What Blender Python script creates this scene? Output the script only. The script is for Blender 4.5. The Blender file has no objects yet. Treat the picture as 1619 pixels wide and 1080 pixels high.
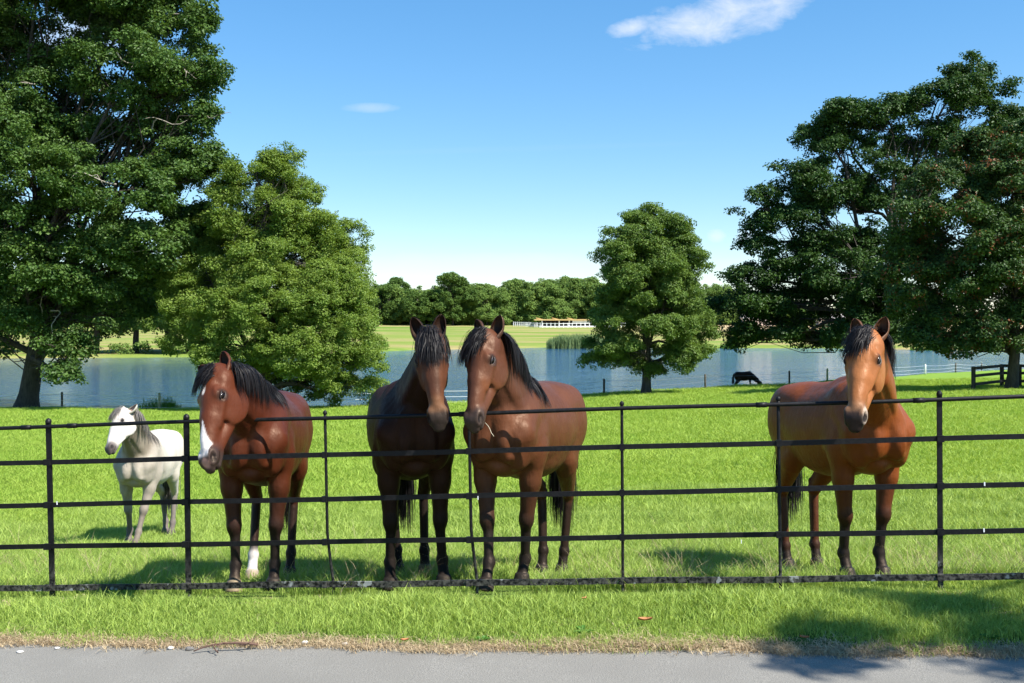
import bpy, math, random
import numpy as np
from mathutils import Vector, Matrix

# ---------------------------------------------------------------- camera, sky, sun, exposure
scene = bpy.context.scene
COL = scene.collection
FPX, CX, HY, CAMZ = 1574.0, 809.5, 503.0, 1.85        # focal length in photo pixels, centre column, horizon row, eye height
cam_data = bpy.data.cameras.new("camera")
cam_data.sensor_width = 36.0
cam_data.lens = 35.0
cam_data.shift_y = -(540.0 - HY) / 1619.0
cam_data.clip_end = 6000
cam_data.clip_start = 0.05
cam = bpy.data.objects.new("camera", cam_data)
cam.location = (0, 0, CAMZ)
cam.rotation_euler = (math.radians(90), 0, 0)
COL.objects.link(cam)
scene.camera = cam

SUN_EL = math.radians(50)
SUN_AZ = math.atan2(0.84, -0.54)                      # from +Y towards +X
world = bpy.data.worlds.new("World")
scene.world = world
world.use_nodes = True
wt = world.node_tree
for n in list(wt.nodes):
    wt.nodes.remove(n)

class NT:
    """small helper to wire node trees"""
    def __init__(self, tree): self.t = tree
    def n(self, typ, inp=None, **props):
        nd = self.t.nodes.new(typ)
        for k, v in props.items(): setattr(nd, k, v)
        for k, v in (inp or {}).items(): self.set(nd.inputs[k], v)
        return nd
    def set(self, sock, v):
        if isinstance(v, bpy.types.NodeSocket): self.t.links.new(v, sock)
        elif isinstance(v, bpy.types.Node): self.t.links.new(v.outputs[0], sock)
        else:
            try: sock.default_value = v
            except Exception: sock.default_value = tuple(v) + (1.0,)
    def math(self, op, a, b=0.0, c=0.0, clamp=False):
        nd = self.n('ShaderNodeMath', operation=op, use_clamp=clamp)
        self.set(nd.inputs[0], a); self.set(nd.inputs[1], b); self.set(nd.inputs[2], c)
        return nd.outputs[0]
    def vmath(self, op, a, b=(0, 0, 0)):
        nd = self.n('ShaderNodeVectorMath', operation=op)
        self.set(nd.inputs[0], a); self.set(nd.inputs[1], b)
        return nd.outputs[0]
    def noise(self, vec=None, scale=5.0, detail=3.0, rough=0.5, dist=0.0, col=False):
        nd = self.n('ShaderNodeTexNoise', {'Scale': scale, 'Detail': detail, 'Roughness': rough, 'Distortion': dist})
        if vec is not None: self.set(nd.inputs['Vector'], vec)
        return nd.outputs['Color' if col else 'Fac']
    def ramp(self, fac, stops, interp='LINEAR'):
        nd = self.n('ShaderNodeValToRGB'); nd.color_ramp.interpolation = interp
        e = nd.color_ramp.elements
        while len(e) > 1: e.remove(e[-1])
        for i, (p, c) in enumerate(stops):
            c = tuple(c) if hasattr(c, '__len__') else (c, c, c)
            if i == 0: e[0].position = p; e[0].color = c + (1,)
            else: x = e.new(p); x.color = c + (1,)
        self.set(nd.inputs[0], fac)
        return nd.outputs[0]
    def mix(self, fac, a, b, blend='MIX'):
        nd = self.n('ShaderNodeMix', data_type='RGBA', blend_type=blend)
        self.set(nd.inputs[0], fac); self.set(nd.inputs[6], a); self.set(nd.inputs[7], b)
        return nd.outputs[2]
    def rng(self, v, a, b, c=0.0, d=1.0):
        nd = self.n('ShaderNodeMapRange', {'From Min': a, 'From Max': b, 'To Min': c, 'To Max': d})
        self.set(nd.inputs[0], v); return nd.outputs[0]

W = NT(wt)
sky = W.n('ShaderNodeTexSky', sky_type='NISHITA')
sky.sun_disc = False
sky.sun_elevation = SUN_EL
sky.sun_rotation = SUN_AZ
sky.air_density = 1.0
sky.dust_density = 0.0
sky.ozone_density = 5.0
SKY_STRENGTH = 0.093
tc = W.n('ShaderNodeTexCoord')
sep = W.n('ShaderNodeSeparateXYZ', {0: tc.outputs['Generated']})
dy = W.math('MAXIMUM', sep.outputs[1], 0.02)
U = W.math('DIVIDE', sep.outputs[0], dy)
V = W.math('DIVIDE', sep.outputs[2], dy)
uv = W.n('ShaderNodeCombineXYZ', {0: U, 1: V})
def cloud(cu, cv, ru, rv, rot, sc, amount, seed, edge=(0.30, 0.75)):
    """a cloud standing in one direction of the sky"""
    c, s = math.cos(rot), math.sin(rot)
    du = W.math('SUBTRACT', U, cu); dv = W.math('SUBTRACT', V, cv)
    a = W.math('ADD', W.math('MULTIPLY', du, c), W.math('MULTIPLY', dv, s))
    b = W.math('SUBTRACT', W.math('MULTIPLY', dv, c), W.math('MULTIPLY', du, s))
    a = W.math('DIVIDE', a, ru); b = W.math('DIVIDE', b, rv)
    r2 = W.math('ADD', W.math('MULTIPLY', a, a), W.math('MULTIPLY', b, b))
    fall = W.math('SUBTRACT', 1.0, r2, clamp=True)
    vec = W.n('ShaderNodeCombineXYZ', {0: W.math('MULTIPLY', U, sc), 1: W.math('MULTIPLY', V, sc * 1.7), 2: seed})
    nz = W.noise(vec.outputs[0], 1.0, 7.0, 0.62, 0.3)
    v = W.math('ADD', W.math('MULTIPLY', fall, 0.75), W.math('MULTIPLY', W.math('SUBTRACT', nz, 0.5), 1.5))
    return W.math('MULTIPLY', W.rng(v, edge[0], edge[1]), W.math('MULTIPLY', amount, W.rng(fall, 0.0, 0.25)))
clouds = [cloud(0.215, 0.3035, 0.120, 0.030, 0.22, 24, 0.85, 1.3, (.22, 1.05)), cloud(0.124, 0.2935, 0.034, 0.012, 0.25, 26, 0.7, 4.4, (.2, 1.0)),
          cloud(-0.14, 0.211, 0.036, 0.006, 0.0, 22, 0.30, 2.2, (0.1, 0.9)),
          cloud(0.205, 0.083, 0.012, 0.008, 0.0, 40, 0.45, 7.7, (0.1, 0.8)), cloud(0.235, 0.081, 0.014, 0.010, 0.0, 40, 0.5, 8.7, (0.1, 0.8)),
          cloud(-0.02, 0.055, 0.30, 0.012, 0.0, 14, 0.35, 9.7, (0.1, 1.0)), cloud(0.0, 0.170, 0.25, 0.004, 0.03, 9, 0.03, 5.7, (0.1, 1.0)),
          cloud(-0.45, 0.28, 0.10, 0.05, 0.3, 18, 0.5, 3.7), cloud(0.62, 0.20, 0.14, 0.05, 0.1, 14, 0.7, 6.1)]
m = clouds[0]
for c_ in clouds[1:]: m = W.math('MAXIMUM', m, c_)
m = W.math('MULTIPLY', m, W.rng(sep.outputs[1], 0.02, 0.1))
gam = W.n('ShaderNodeGamma', {'Color': sky.outputs[0], 'Gamma': 0.72})
hsv = W.n('ShaderNodeHueSaturation', {'Saturation': 1.42, 'Value': 1.62, 'Color': gam.outputs[0]})
skycol = W.mix(m, hsv.outputs[0], (5.2, 5.5, 6.0))
bg = W.n('ShaderNodeBackground', {'Color': skycol, 'Strength': SKY_STRENGTH})
wo = W.n('ShaderNodeOutputWorld', {'Surface': bg.outputs[0]})

sun_data = bpy.data.lights.new("sun", 'SUN')
sun_data.energy = 5.0
sun_data.angle = math.radians(0.55)
sun_data.color = (1.0, 0.955, 0.88)
sun = bpy.data.objects.new("sun", sun_data)
sdir = Vector((math.sin(SUN_AZ) * math.cos(SUN_EL), math.cos(SUN_AZ) * math.cos(SUN_EL), math.sin(SUN_EL)))
sun.rotation_euler = sdir.to_track_quat('Z', 'Y').to_euler()
sun.location = sdir * 60
COL.objects.link(sun)
scene.view_settings.view_transform = 'Standard'
scene.view_settings.look = 'None'
scene.view_settings.exposure = 1.02
scene.view_settings.gamma = 1.0
scene.view_settings.use_curve_mapping = False
scene.cycles.max_bounces = 5
scene.cycles.diffuse_bounces = 3
scene.cycles.glossy_bounces = 3
scene.cycles.use_adaptive_sampling = True
scene.cycles.adaptive_threshold = 0.02
scene.cycles.transparent_max_bounces = 4
scene.cycles.use_denoising = True

# ---------------------------------------------------------------- helpers
rng = np.random.default_rng(11)
def at(px, py, D):
    """a photo pixel at distance D as a point of the place"""
    return np.array([(px - CX) / FPX * D, D, CAMZ - (py - HY) / FPX * D])
def xd(px, D): return (px - CX) / FPX * D

def tag(o, label=None, cat=None, group=None, kind=None):
    if label: o['label'] = label
    if cat: o['category'] = cat
    if group: o['group'] = group
    if kind: o['kind'] = kind
    return o
def empty(name, loc, rz=0.0):
    o = bpy.data.objects.new(name, None); COL.objects.link(o)
    o.empty_display_size = 0.2
    o.location = loc; o.rotation_euler = (0, 0, rz)
    return o
def link(name, me, parent=None, mat=None):
    o = bpy.data.objects.new(name, me); COL.objects.link(o)
    if parent is not None: o.parent = parent
    if mat is not None:
        me.materials.clear(); me.materials.append(mat)
    return o
def mesh_np(name, V_, F4=None, F3=None, smooth=True):
    """mesh from arrays: quads F4 and/or triangles F3"""
    me = bpy.data.meshes.new(name)
    V_ = np.asarray(V_, np.float32)
    F4 = np.zeros((0, 4), np.int32) if F4 is None else np.asarray(F4, np.int32)
    F3 = np.zeros((0, 3), np.int32) if F3 is None else np.asarray(F3, np.int32)
    me.vertices.add(len(V_)); me.vertices.foreach_set('co', V_.ravel())
    loops = np.concatenate([F4.ravel(), F3.ravel()]).astype(np.int32)
    me.loops.add(len(loops)); me.loops.foreach_set('vertex_index', loops)
    n4, n3 = len(F4), len(F3)
    st = np.concatenate([np.arange(n4) * 4, n4 * 4 + np.arange(n3) * 3]).astype(np.int32)
    me.polygons.add(n4 + n3); me.polygons.foreach_set('loop_start', st)
    me.polygons.foreach_set('use_smooth', np.full(n4 + n3, smooth))
    me.update(calc_edges=True)
    return me
class MB:
    """collects boxes, tubes and lathes into one mesh"""
    def __init__(self): self.v = []; self.f = []; self.n = 0
    def add(self, vs, fs):
        self.v += [tuple(map(float, p)) for p in vs]; self.f += [tuple(i + self.n for i in f) for f in fs]; self.n += len(vs)
    def box(self, c, s, ax=None, bev=0.0):
        """box with centre c, full sizes s, axes ax (3x3 columns)"""
        A = np.eye(3) if ax is None else np.asarray(ax)
        c = np.asarray(c, float); h = np.asarray(s, float) / 2
        vs = []
        for z in (-1, 1):
            for x, y in ((-1, -1), (1, -1), (1, 1), (-1, 1)):
                vs.append(c + A @ (h * np.array([x, y, z])))
        self.add(vs, [(3, 2, 1, 0), (4, 5, 6, 7), (0, 1, 5, 4), (1, 2, 6, 5), (2, 3, 7, 6), (3, 0, 4, 7)])
    def tube(self, pts, rad, n=8, cap=True, flat=None):
        pts = [np.asarray(p, float) for p in pts]
        if not hasattr(rad, '__len__'): rad = [rad] * len(pts)
        vs = []; prev = None
        for i, p in enumerate(pts):
            d = pts[min(i + 1, len(pts) - 1)] - pts[max(i - 1, 0)]
            d = d / (np.linalg.norm(d) + 1e-9)
            if prev is None:
                prev = np.array([0, 0, 1.0]) if abs(d[2]) < 0.9 else np.array([1.0, 0, 0])
            a = prev - d * np.dot(prev, d); a /= np.linalg.norm(a) + 1e-9
            b = np.cross(d, a); prev = a
            for k in range(n):
                t = 2 * math.pi * k / n
                vs.append(p + rad[i] * (a * math.cos(t) + b * math.sin(t)))
        fs = []
        for i in range(len(pts) - 1):
            for k in range(n):
                k2 = (k + 1) % n
                fs.append((i * n + k, i * n + k2, (i + 1) * n + k2, (i + 1) * n + k))
        if cap:
            fs.append(tuple(range(n - 1, -1, -1))); fs.append(tuple((len(pts) - 1) * n + k for k in range(n)))
        self.add(vs, fs)
    def lathe(self, prof, n=12, c=(0, 0, 0)):
        vs = []; c = np.asarray(c, float)
        for r, z in prof:
            for k in range(n):
                t = 2 * math.pi * k / n
                vs.append(c + np.array([r * math.cos(t), r * math.sin(t), z]))
        fs = []
        for i in range(len(prof) - 1):
            for k in range(n):
                k2 = (k + 1) % n
                fs.append((i * n + k, i * n + k2, (i + 1) * n + k2, (i + 1) * n + k))
        fs.append(tuple(range(n - 1, -1, -1))); fs.append(tuple((len(prof) - 1) * n + k for k in range(n)))
        self.add(vs, fs)
    def build(self, name, mat, parent=None, smooth=False):
        me = bpy.data.meshes.new(name); me.from_pydata(self.v, [], self.f)
        me.polygons.foreach_set('use_smooth', [smooth] * len(me.polygons)); me.update()
        return link(name, me, parent, mat)

def material(name):
    m_ = bpy.data.materials.new(name); m_.use_nodes = True
    t = NT(m_.node_tree)
    p = m_.node_tree.nodes['Principled BSDF']
    return m_, t, p
def bump(t, p, h, strength=0.3, dist=0.01):
    b = t.n('ShaderNodeBump', {'Strength': strength, 'Distance': dist, 'Height': h})
    t.set(p.inputs['Normal'], b.outputs[0])

# ---------------------------------------------------------------- terrain
_pd = np.array([-60, 5.40, 5.56, 5.62, 6.63, 7.1, 8.4, 11.0, 60])
_pz = np.array([-.05, -.05, -0.004, .012, .035, -.06, -.30, -.60, -.60])
_fd = np.arange(-10, 14, 0.02)
_fz = np.interp(_fd, _pd, _pz)
_k = 25
_fzs = np.convolve(np.pad(_fz, _k, mode='edge'), np.ones(2 * _k + 1) / (2 * _k + 1), mode='valid')
_wsm = np.clip((_fd - 5.9) / 0.4, 0, 1)
_fz = _fz * (1 - _wsm) + _fzs * _wsm
def edge_near(q): return np.interp(q, [-.51, -.18, .093, .19, .28, .32, .415, .47, .6], [66, 66.5, 70, 75, 80, 87, 100, 108, 118])
def edge_far(q): return np.interp(q, [-.6, -.51, -.3, -.17, -.1, 0, .04, .1, .3, .4, .6], [160, 163, 168, 186, 204, 216, 224, 218, 218, 208, 196])
WATER_Z = -4.7
def vnoise(x, y, s, seed=0):
    """cheap smooth value noise, arrays in, -1..1 out"""
    x = np.asarray(x, float) * s + seed * 17.31; y = np.asarray(y, float) * s - seed * 9.7
    return (np.sin(x * 1.0 + 1.7 * np.sin(y * 0.9)) + np.sin(y * 1.3 + 1.3 * np.sin(x * 0.7 + 2)) + np.sin((x + y) * 0.8 + 1.1 * np.sin((x - y) * 1.1))) / 3
def terrain(x, D):
    x = np.asarray(x, float); D = np.asarray(D, float)
    Dp = D + .107 * x
    z = np.interp(Dp, _fd, _fz)
    tilt = np.interp(Dp, [5.5, 6.6, 8.5, 22], [.025, .04, .03, 0.0])
    z = z + np.clip(x, -8, 8) * tilt
    z = z + vnoise(x, D, 9) * .006 * (Dp > 5.6) + vnoise(x, D, 2.1, 3) * .012 * (Dp > 6.7)
    q = x / np.maximum(D, 5.0)
    E = edge_near(q)
    t = np.clip((D - 11.0) / (E - 11.0), 0, 1.0)
    zE = np.interp(q, [-.5, -.18, .093, .28, .42, .6], [-4.25, -4.2, -3.60, -3.45, -3.8, -3.9])
    z = z + (zE + .60) * t ** .92
    over = np.clip((D - E) / 7.0, 0, 1)
    z = z - over * 1.9 + vnoise(x, D, .35, 5) * .10 * np.clip((D - 16) / 20, 0, 1)
    return z
def terrain1(x, D): return float(terrain(np.array([x]), np.array([D]))[0])
def far_ground(x, D):
    q = x / np.maximum(D, 5.0)
    F = edge_far(q)
    z = -5.6 + np.clip((D - F + 5) / 5.5, 0, 1) * 1.25
    t = np.clip((D - F) / (460 - F), 0, 1)
    z = z + t * 3.2 + vnoise(x, D, .05, 2) * .15 * t
    z = z + np.clip((D - 460) / 1500, 0, 1) * 3.0
    return z
# ---------------------------------------------------------------- ground, road, lake
def sheet(name, Ds, qs, zf, xf=None):
    DD, QQ = np.meshgrid(Ds, qs, indexing='ij')
    X = QQ * (12 + 1.0 * np.abs(DD)) if xf is None else xf(DD, QQ)
    Z = zf(X, DD)
    V_ = np.stack([X, DD, Z], -1).reshape(-1, 3)
    nD, nQ = DD.shape
    i = np.arange(nD - 1)[:, None] * nQ + np.arange(nQ - 1)[None]
    i = i.ravel()
    F = np.stack([i, i + 1, i + nQ + 1, i + nQ], -1)
    return mesh_np(name, V_, F)

m_ground, t, p = material('meadow_soil')
geo = t.n('ShaderNodeNewGeometry')
pos = geo.outputs['Position']
n1 = t.noise(pos, 1.3, 5, .6); n2 = t.noise(pos, 14, 4, .6); n3 = t.noise(pos, .12, 3, .5)
green = t.mix(n2, (.13, .23, .025), (.22, .33, .05))
green = t.mix(t.rng(n3, .4, .65), green, (.16, .27, .03))
sp0 = t.n('ShaderNodeSeparateXYZ', {0: pos})
green = t.mix(t.rng(sp0.outputs[1], 11, 17), t.mix(n2, (.045, .075, .015), (.085, .14, .022)), green)
sp = t.n('ShaderNodeSeparateXYZ', {0: pos})
dp = t.math('ADD', sp.outputs[1], t.math('MULTIPLY', sp.outputs[0], .107))
edge = t.math('ADD', dp, t.math('MULTIPLY', t.math('SUBTRACT', n1, .5), .35))
edge = t.math('ADD', edge, t.math('MULTIPLY', t.math('SUBTRACT', n2, .5), .12))
thatch = t.mix(t.noise(pos, 60, 4, .7), (.16, .105, .06), (.42, .32, .20))
c = t.mix(t.rng(edge, 5.545, 5.63), thatch, green)
pat = t.rng(t.noise(pos, 2.6, 4, .6), .66, .72)
c = t.mix(t.math('MULTIPLY', pat, t.math('LESS_THAN', sp.outputs[1], 7.0)), c, (.34, .27, .15))
t.set(p.inputs['Base Color'], c); p.inputs['Roughness'].default_value = .95
p.inputs['Specular IOR Level'].default_value = .1
bump(t, p, t.noise(pos, 55, 5, .7), .7, .02)

Ds = np.concatenate([np.arange(-14, 5.2, .8), np.arange(5.2, 13, .09), np.geomspace(13, 132, 170)])
g = link('ground', sheet('ground', Ds, np.linspace(-1, 1, 330), terrain), None, m_ground)
tag(g, 'sunlit green meadow sloping down from the road to the lake', kind='structure')

m_far, t, p = material('far_field')
geo = t.n('ShaderNodeNewGeometry'); pos = geo.outputs['Position']
sp = t.n('ShaderNodeSeparateXYZ', {0: pos})
st = t.n('ShaderNodeCombineXYZ', {0: t.math('MULTIPLY', sp.outputs[0], .012), 1: t.math('MULTIPLY', sp.outputs[1], .05), 2: 0.0})
nn = t.noise(st.outputs[0], 1.0, 5, .6)
c = t.ramp(nn, [(.36, (.13, .22, .035)), (.47, (.22, .27, .06)), (.56, (.36, .28, .13)), (.66, (.17, .25, .05))])
c = t.mix(t.math('MULTIPLY', t.noise(pos, .6, 4, .7), .35), c, (.10, .17, .03))
sand = t.math('MULTIPLY', t.rng(sp.outputs[1], 330, 350), t.rng(sp.outputs[0], 40, 90))
sand = t.math('MULTIPLY', sand, t.rng(sp.outputs[1], 470, 440))
c = t.mix(t.math('MULTIPLY', sand, .75), c, (.48, .34, .22))
t.set(p.inputs['Base Color'], c); p.inputs['Roughness'].default_value = 1
p.inputs['Specular IOR Level'].default_value = .05
bump(t, p, t.noise(pos, 2.5, 4, .7), .6, .3)
Ds = np.concatenate([np.linspace(140, 240, 110), np.geomspace(242, 2600, 60)])
fg = link('far_ground', sheet('far_ground', Ds, np.linspace(-1, 1, 260), far_ground), None, m_far)
tag(fg, 'pale green and straw coloured fields beyond the lake', kind='structure')

m_road, t, p = material('asphalt')
geo = t.n('ShaderNodeNewGeometry'); pos = geo.outputs['Position']
a = t.noise(pos, 160, 3, .7); b = t.noise(pos, 2.2, 4, .55)
vor = t.n('ShaderNodeTexVoronoi', {'Vector': pos, 'Scale': 110.0}, feature='F1')
c = t.mix(t.rng(a, .3, .7), (.105, .099, .086), (.30, .285, .25))
c = t.mix(t.rng(b, .35, .7), c, (.18, .17, .148))
c = t.mix(t.rng(vor.outputs['Distance'], .0, .25, .5, 0), c, (.40, .38, .35))
t.set(p.inputs['Base Color'], c); p.inputs['Roughness'].default_value = .85
bump(t, p, t.math('ADD', a, vor.outputs['Distance']), .6, .004)
def road_edge(x): return 5.605 - .107 * x
def roadx(DD, QQ): return QQ * 26
xs = np.linspace(-26, 26, 261); rows = np.linspace(0, 1, 24)
XX, RR = np.meshgrid(xs, rows)
DD = (road_edge(XX)) * RR + (-3.0 - .107 * XX) * (1 - RR)
ZZ = .025 * np.clip(XX, -8, 8) - .0 - .012 * ((RR - .5) * 2) ** 2 + .012
V_ = np.stack([XX, DD, ZZ], -1).reshape(-1, 3)
nQ = len(xs); i = (np.arange(23)[:, None] * nQ + np.arange(nQ - 1)[None]).ravel()
rd = link('road', mesh_np('road', V_, np.stack([i, i + 1, i + nQ + 1, i + nQ], -1)), None, m_road)
tag(rd, 'grey tarmac estate road along the grass verge', kind='structure')

m_water, t, p = material('lake_water')
geo = t.n('ShaderNodeNewGeometry'); pos = geo.outputs['Position']
mp = t.n('ShaderNodeMapping', {'Vector': pos, 'Scale': (1.0, 1.0, 1.0), 'Rotation': (0, 0, .25)})
w1 = t.noise(mp.outputs[0], .9, 4, .6); w2 = t.noise(mp.outputs[0], 3.2, 3, .6, .4); w3 = t.noise(mp.outputs[0], .12, 3, .5)
h = t.math('ADD', t.math('MULTIPLY', w1, .30), t.math('MULTIPLY', w2, .085))
h = t.math('MULTIPLY', h, t.rng(w3, .25, .65, .55, 1.1))
t.set(p.inputs['Base Color'], (.018, .060, .110, 1)); p.inputs['Roughness'].default_value = .06
p.inputs['IOR'].default_value = 1.33
p.inputs['Specular IOR Level'].default_value = .55
b = t.n('ShaderNodeBump', {'Strength': .9, 'Distance': 1.2, 'Height': h})
t.set(p.inputs['Normal'], b.outputs[0])
me = mesh_np('lake', [(-420, 50, WATER_Z), (420, 50, WATER_Z), (420, 300, WATER_Z), (-420, 300, WATER_Z)], [(0, 1, 2, 3)])
lk = link('lake', me, None, m_water)
tag(lk, 'blue rippled lake behind the meadow reflecting the sky', kind='structure')

# ---------------------------------------------------------------- scatter by geometry nodes
def source(name, me, mat):
    me.materials.clear(); me.materials.append(mat)
    return bpy.data.objects.new(name, me)      # never linked to the scene: only instanced
def scatter_group(name, sources):
    g = bpy.data.node_groups.new(name, 'GeometryNodeTree')
    g.interface.new_socket('Geometry', in_out='INPUT', socket_type='NodeSocketGeometry')
    g.interface.new_socket('Geometry', in_out='OUTPUT', socket_type='NodeSocketGeometry')
    N = NT(g)
    gi = N.n('NodeGroupInput'); go = N.n('NodeGroupOutput')
    toi = N.n('GeometryNodeGeometryToInstance')
    for s in reversed(sources):
        oi = N.n('GeometryNodeObjectInfo', {'Object': s})
        g.links.new(oi.outputs['Geometry'], toi.inputs[0])
    m2p = N.n('GeometryNodeMeshToPoints', {'Mesh': gi.outputs[0]})
    inst = N.n('GeometryNodeInstanceOnPoints', {'Points': m2p.outputs[0], 'Instance': toi.outputs[0], 'Pick Instance': True})
    for nm, typ, sock in (('idx', 'INT', 'Instance Index'), ('rot', 'FLOAT_VECTOR', 'Rotation'), ('scl', 'FLOAT_VECTOR', 'Scale')):
        a = N.n('GeometryNodeInputNamedAttribute', data_type=typ); a.inputs['Name'].default_value = nm
        g.links.new(a.outputs[0], inst.inputs[sock])
    g.links.new(inst.outputs[0], go.inputs[0])
    return g
def scatter(name, group, nsrc, P, rot, scl, parent=None, mat=None, idx=None):
    """one object that instances the group's sources on points P"""
    n = len(P)
    me = bpy.data.meshes.new(name); me.vertices.add(n)
    me.vertices.foreach_set('co', np.asarray(P, np.float32).ravel())
    a = me.attributes.new('idx', 'INT', 'POINT')
    a.data.foreach_set('value', (rng.integers(0, nsrc, n) if idx is None else idx).astype(np.int32))
    a = me.attributes.new('rot', 'FLOAT_VECTOR', 'POINT'); a.data.foreach_set('vector', np.asarray(rot, np.float32).ravel())
    scl = np.asarray(scl, np.float32)
    if scl.ndim == 1: scl = np.repeat(scl[:, None], 3, 1)
    a = me.attributes.new('scl', 'FLOAT_VECTOR', 'POINT'); a.data.foreach_set('vector', scl.ravel())
    if mat: me.materials.append(mat)
    o = link(name, me, parent)
    md = o.modifiers.new('scatter', 'NODES'); md.node_group = group
    return o

def solid(name, me_list, P, scl, mat, squash=1.0):
    """real geometry: the source meshes repeated on points P and joined"""
    VV, FF, k = [], [], 0
    data = []
    for me in me_list:
        v = np.empty(len(me.vertices) * 3, np.float32); me.vertices.foreach_get('co', v)
        data.append((v.reshape(-1, 3), [tuple(p_.vertices) for p_ in me.polygons]))
    f4, f3 = [], []
    for p_, s_ in zip(np.asarray(P), np.broadcast_to(scl, len(P))):
        v, fs = data[int(rng.integers(0, len(data)))]; a = rng.uniform(0, 6.283); c, s = math.cos(a), math.sin(a)
        w = np.stack([v[:, 0] * c - v[:, 1] * s, v[:, 0] * s + v[:, 1] * c, v[:, 2]], -1) * s_ + p_
        VV.append(w)
        for f in fs: (f4 if len(f) == 4 else f3).append(tuple(i + k for i in f))
        k += len(v)
    me = mesh_np(name, np.concatenate(VV), np.array(f4) if f4 else None, np.array(f3) if f3 else None, False)
    return link(name, me, None, mat)

def leafy_material(name, c1, c2, trans=.35, rough=.5, spec=.3, extra=None, pscale=.35):
    m_ = bpy.data.materials.new(name); m_.use_nodes = True
    t = NT(m_.node_tree); nt = m_.node_tree
    for n in list(nt.nodes): nt.nodes.remove(n)
    oi = t.n('ShaderNodeObjectInfo'); geo = t.n('ShaderNodeNewGeometry')
    r = oi.outputs['Random']; isl = geo.outputs['Random Per Island']
    nz = t.noise(geo.outputs['Position'], pscale, 3, .6)
    f = t.math('ADD', t.math('MULTIPLY', r, .4), t.math('ADD', t.math('MULTIPLY', isl, .35), t.math('MULTIPLY', nz, .35)))
    c = t.mix(t.rng(f, .2, .9), c1, c2)
    if extra:
        ec, amt, esc = extra
        k = t.math('GREATER_THAN', t.math('ADD', t.math('MULTIPLY', t.noise(geo.outputs['Position'], esc, 3, .6), 1.0), t.math('MULTIPLY', isl, .35)), amt)
        c = t.mix(k, c, ec)
    p = t.n('ShaderNodeBsdfPrincipled', {'Base Color': c, 'Roughness': rough, 'Specular IOR Level': spec})
    tcol = t.n('ShaderNodeHueSaturation', {'Hue': .485, 'Saturation': 1.1, 'Value': 1.25, 'Color': c})
    tr = t.n('ShaderNodeBsdfTranslucent', {'Color': tcol.outputs[0]})
    mx = t.n('ShaderNodeMixShader', {0: trans, 1: p.outputs[0], 2: tr.outputs[0]})
    t.n('ShaderNodeOutputMaterial', {'Surface': mx.outputs[0]})
    return m_

# ---------------------------------------------------------------- grass
def blades(n, radius, h0, h1, w, lean=.5, seed=0, seg=2):
    """a tuft of n bent grass blades"""
    r = np.random.default_rng(seed)
    vs = []; f4 = []; f3 = []
    for i in range(n):
        a = r.uniform(0, 6.283); d = radius * math.sqrt(r.uniform(0, 1))
        x, y = d * math.cos(a), d * math.sin(a)
        hh = r.uniform(h0, h1); la = r.uniform(0, 6.283); ln = hh * lean * r.uniform(.2, 1.3)
        wa = r.uniform(0, 3.14); wx, wy = math.cos(wa) * w / 2, math.sin(wa) * w / 2
        b = len(vs)
        for k in range(seg):
            tt = k / seg
            cx, cy, cz = x + math.cos(la) * ln * tt * tt, y + math.sin(la) * ln * tt * tt, hh * tt - .01 * (k == 0)
            ww = 1 - tt * .5
            vs.append((cx - wx * ww, cy - wy * ww, cz)); vs.append((cx + wx * ww, cy + wy * ww, cz))
        vs.append((x + math.cos(la) * ln, y + math.sin(la) * ln, hh * (1 - .15 * lean)))
        for k in range(seg - 1): f4.append((b + 2 * k, b + 2 * k + 1, b + 2 * k + 3, b + 2 * k + 2))
        f3.append((b + 2 * seg - 2, b + 2 * seg - 1, b + 2 * seg))
    return mesh_np('grass_tuft', vs, f4, f3)
m_grass = leafy_material('grass_blade', (.11, .21, .024), (.46, .58, .13), .34, .55, .25, None, .8)
m_grass2 = leafy_material('grass_blade_far', (.16, .29, .026), (.43, .54, .105), .38, .6, .2, None, .25)
m_dry = leafy_material('dry_grass', (.30, .21, .11), (.58, .47, .30), .2, .8, .1, None, 2.0)
m_weed = leafy_material('weed_leaf', (.05, .14, .02), (.10, .24, .04), .3, .5, .3)
src_short = [source('grass_src', blades((30, 24, 34, 18)[s], .12, (.02, .025, .015, .04)[s], (.06, .08, .05, .105)[s], .0052, (.9, .8, 1.1, .7)[s], s), m_grass) for s in range(4)]
src_long = [source('grass_src', blades(26, .10, .06, .20, .0042, .8, 20 + s, 3), m_grass) for s in range(3)]
src_far = [source('grass_src', blades(34, .30, .05, .13, .014, .8, 40 + s), m_grass2) for s in range(4)]
src_dry = [source('grass_src', blades(22, .10, .015, .045, .005, 2.6, 60 + s), m_dry) for s in range(3)]
src_drylong = [source('grass_src', blades(5, .10, .18, .36, .003, .8, 80 + s, 3), m_dry) for s in range(3)]
G_short = scatter_group('scatter_short', src_short)
G_long = scatter_group('scatter_long', src_long)
G_far = scatter_group('scatter_far', src_far)
G_dry = scatter_group('scatter_dry', src_dry)
G_drylong = scatter_group('scatter_dry_long', src_drylong)
def zrot(n): return np.stack([np.zeros(n), np.zeros(n), rng.uniform(0, 6.283, n)], -1)
def field_pts(n, d0, d1, q=.60, power=1.0, pad=.6):
    """points across the view wedge, thinning out with distance"""
    u = rng.uniform(0, 1, n)
    D = d0 * (d1 / d0) ** (u ** power)
    X = rng.uniform(-1, 1, n) * (q * D + pad)
    return X, D
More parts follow.
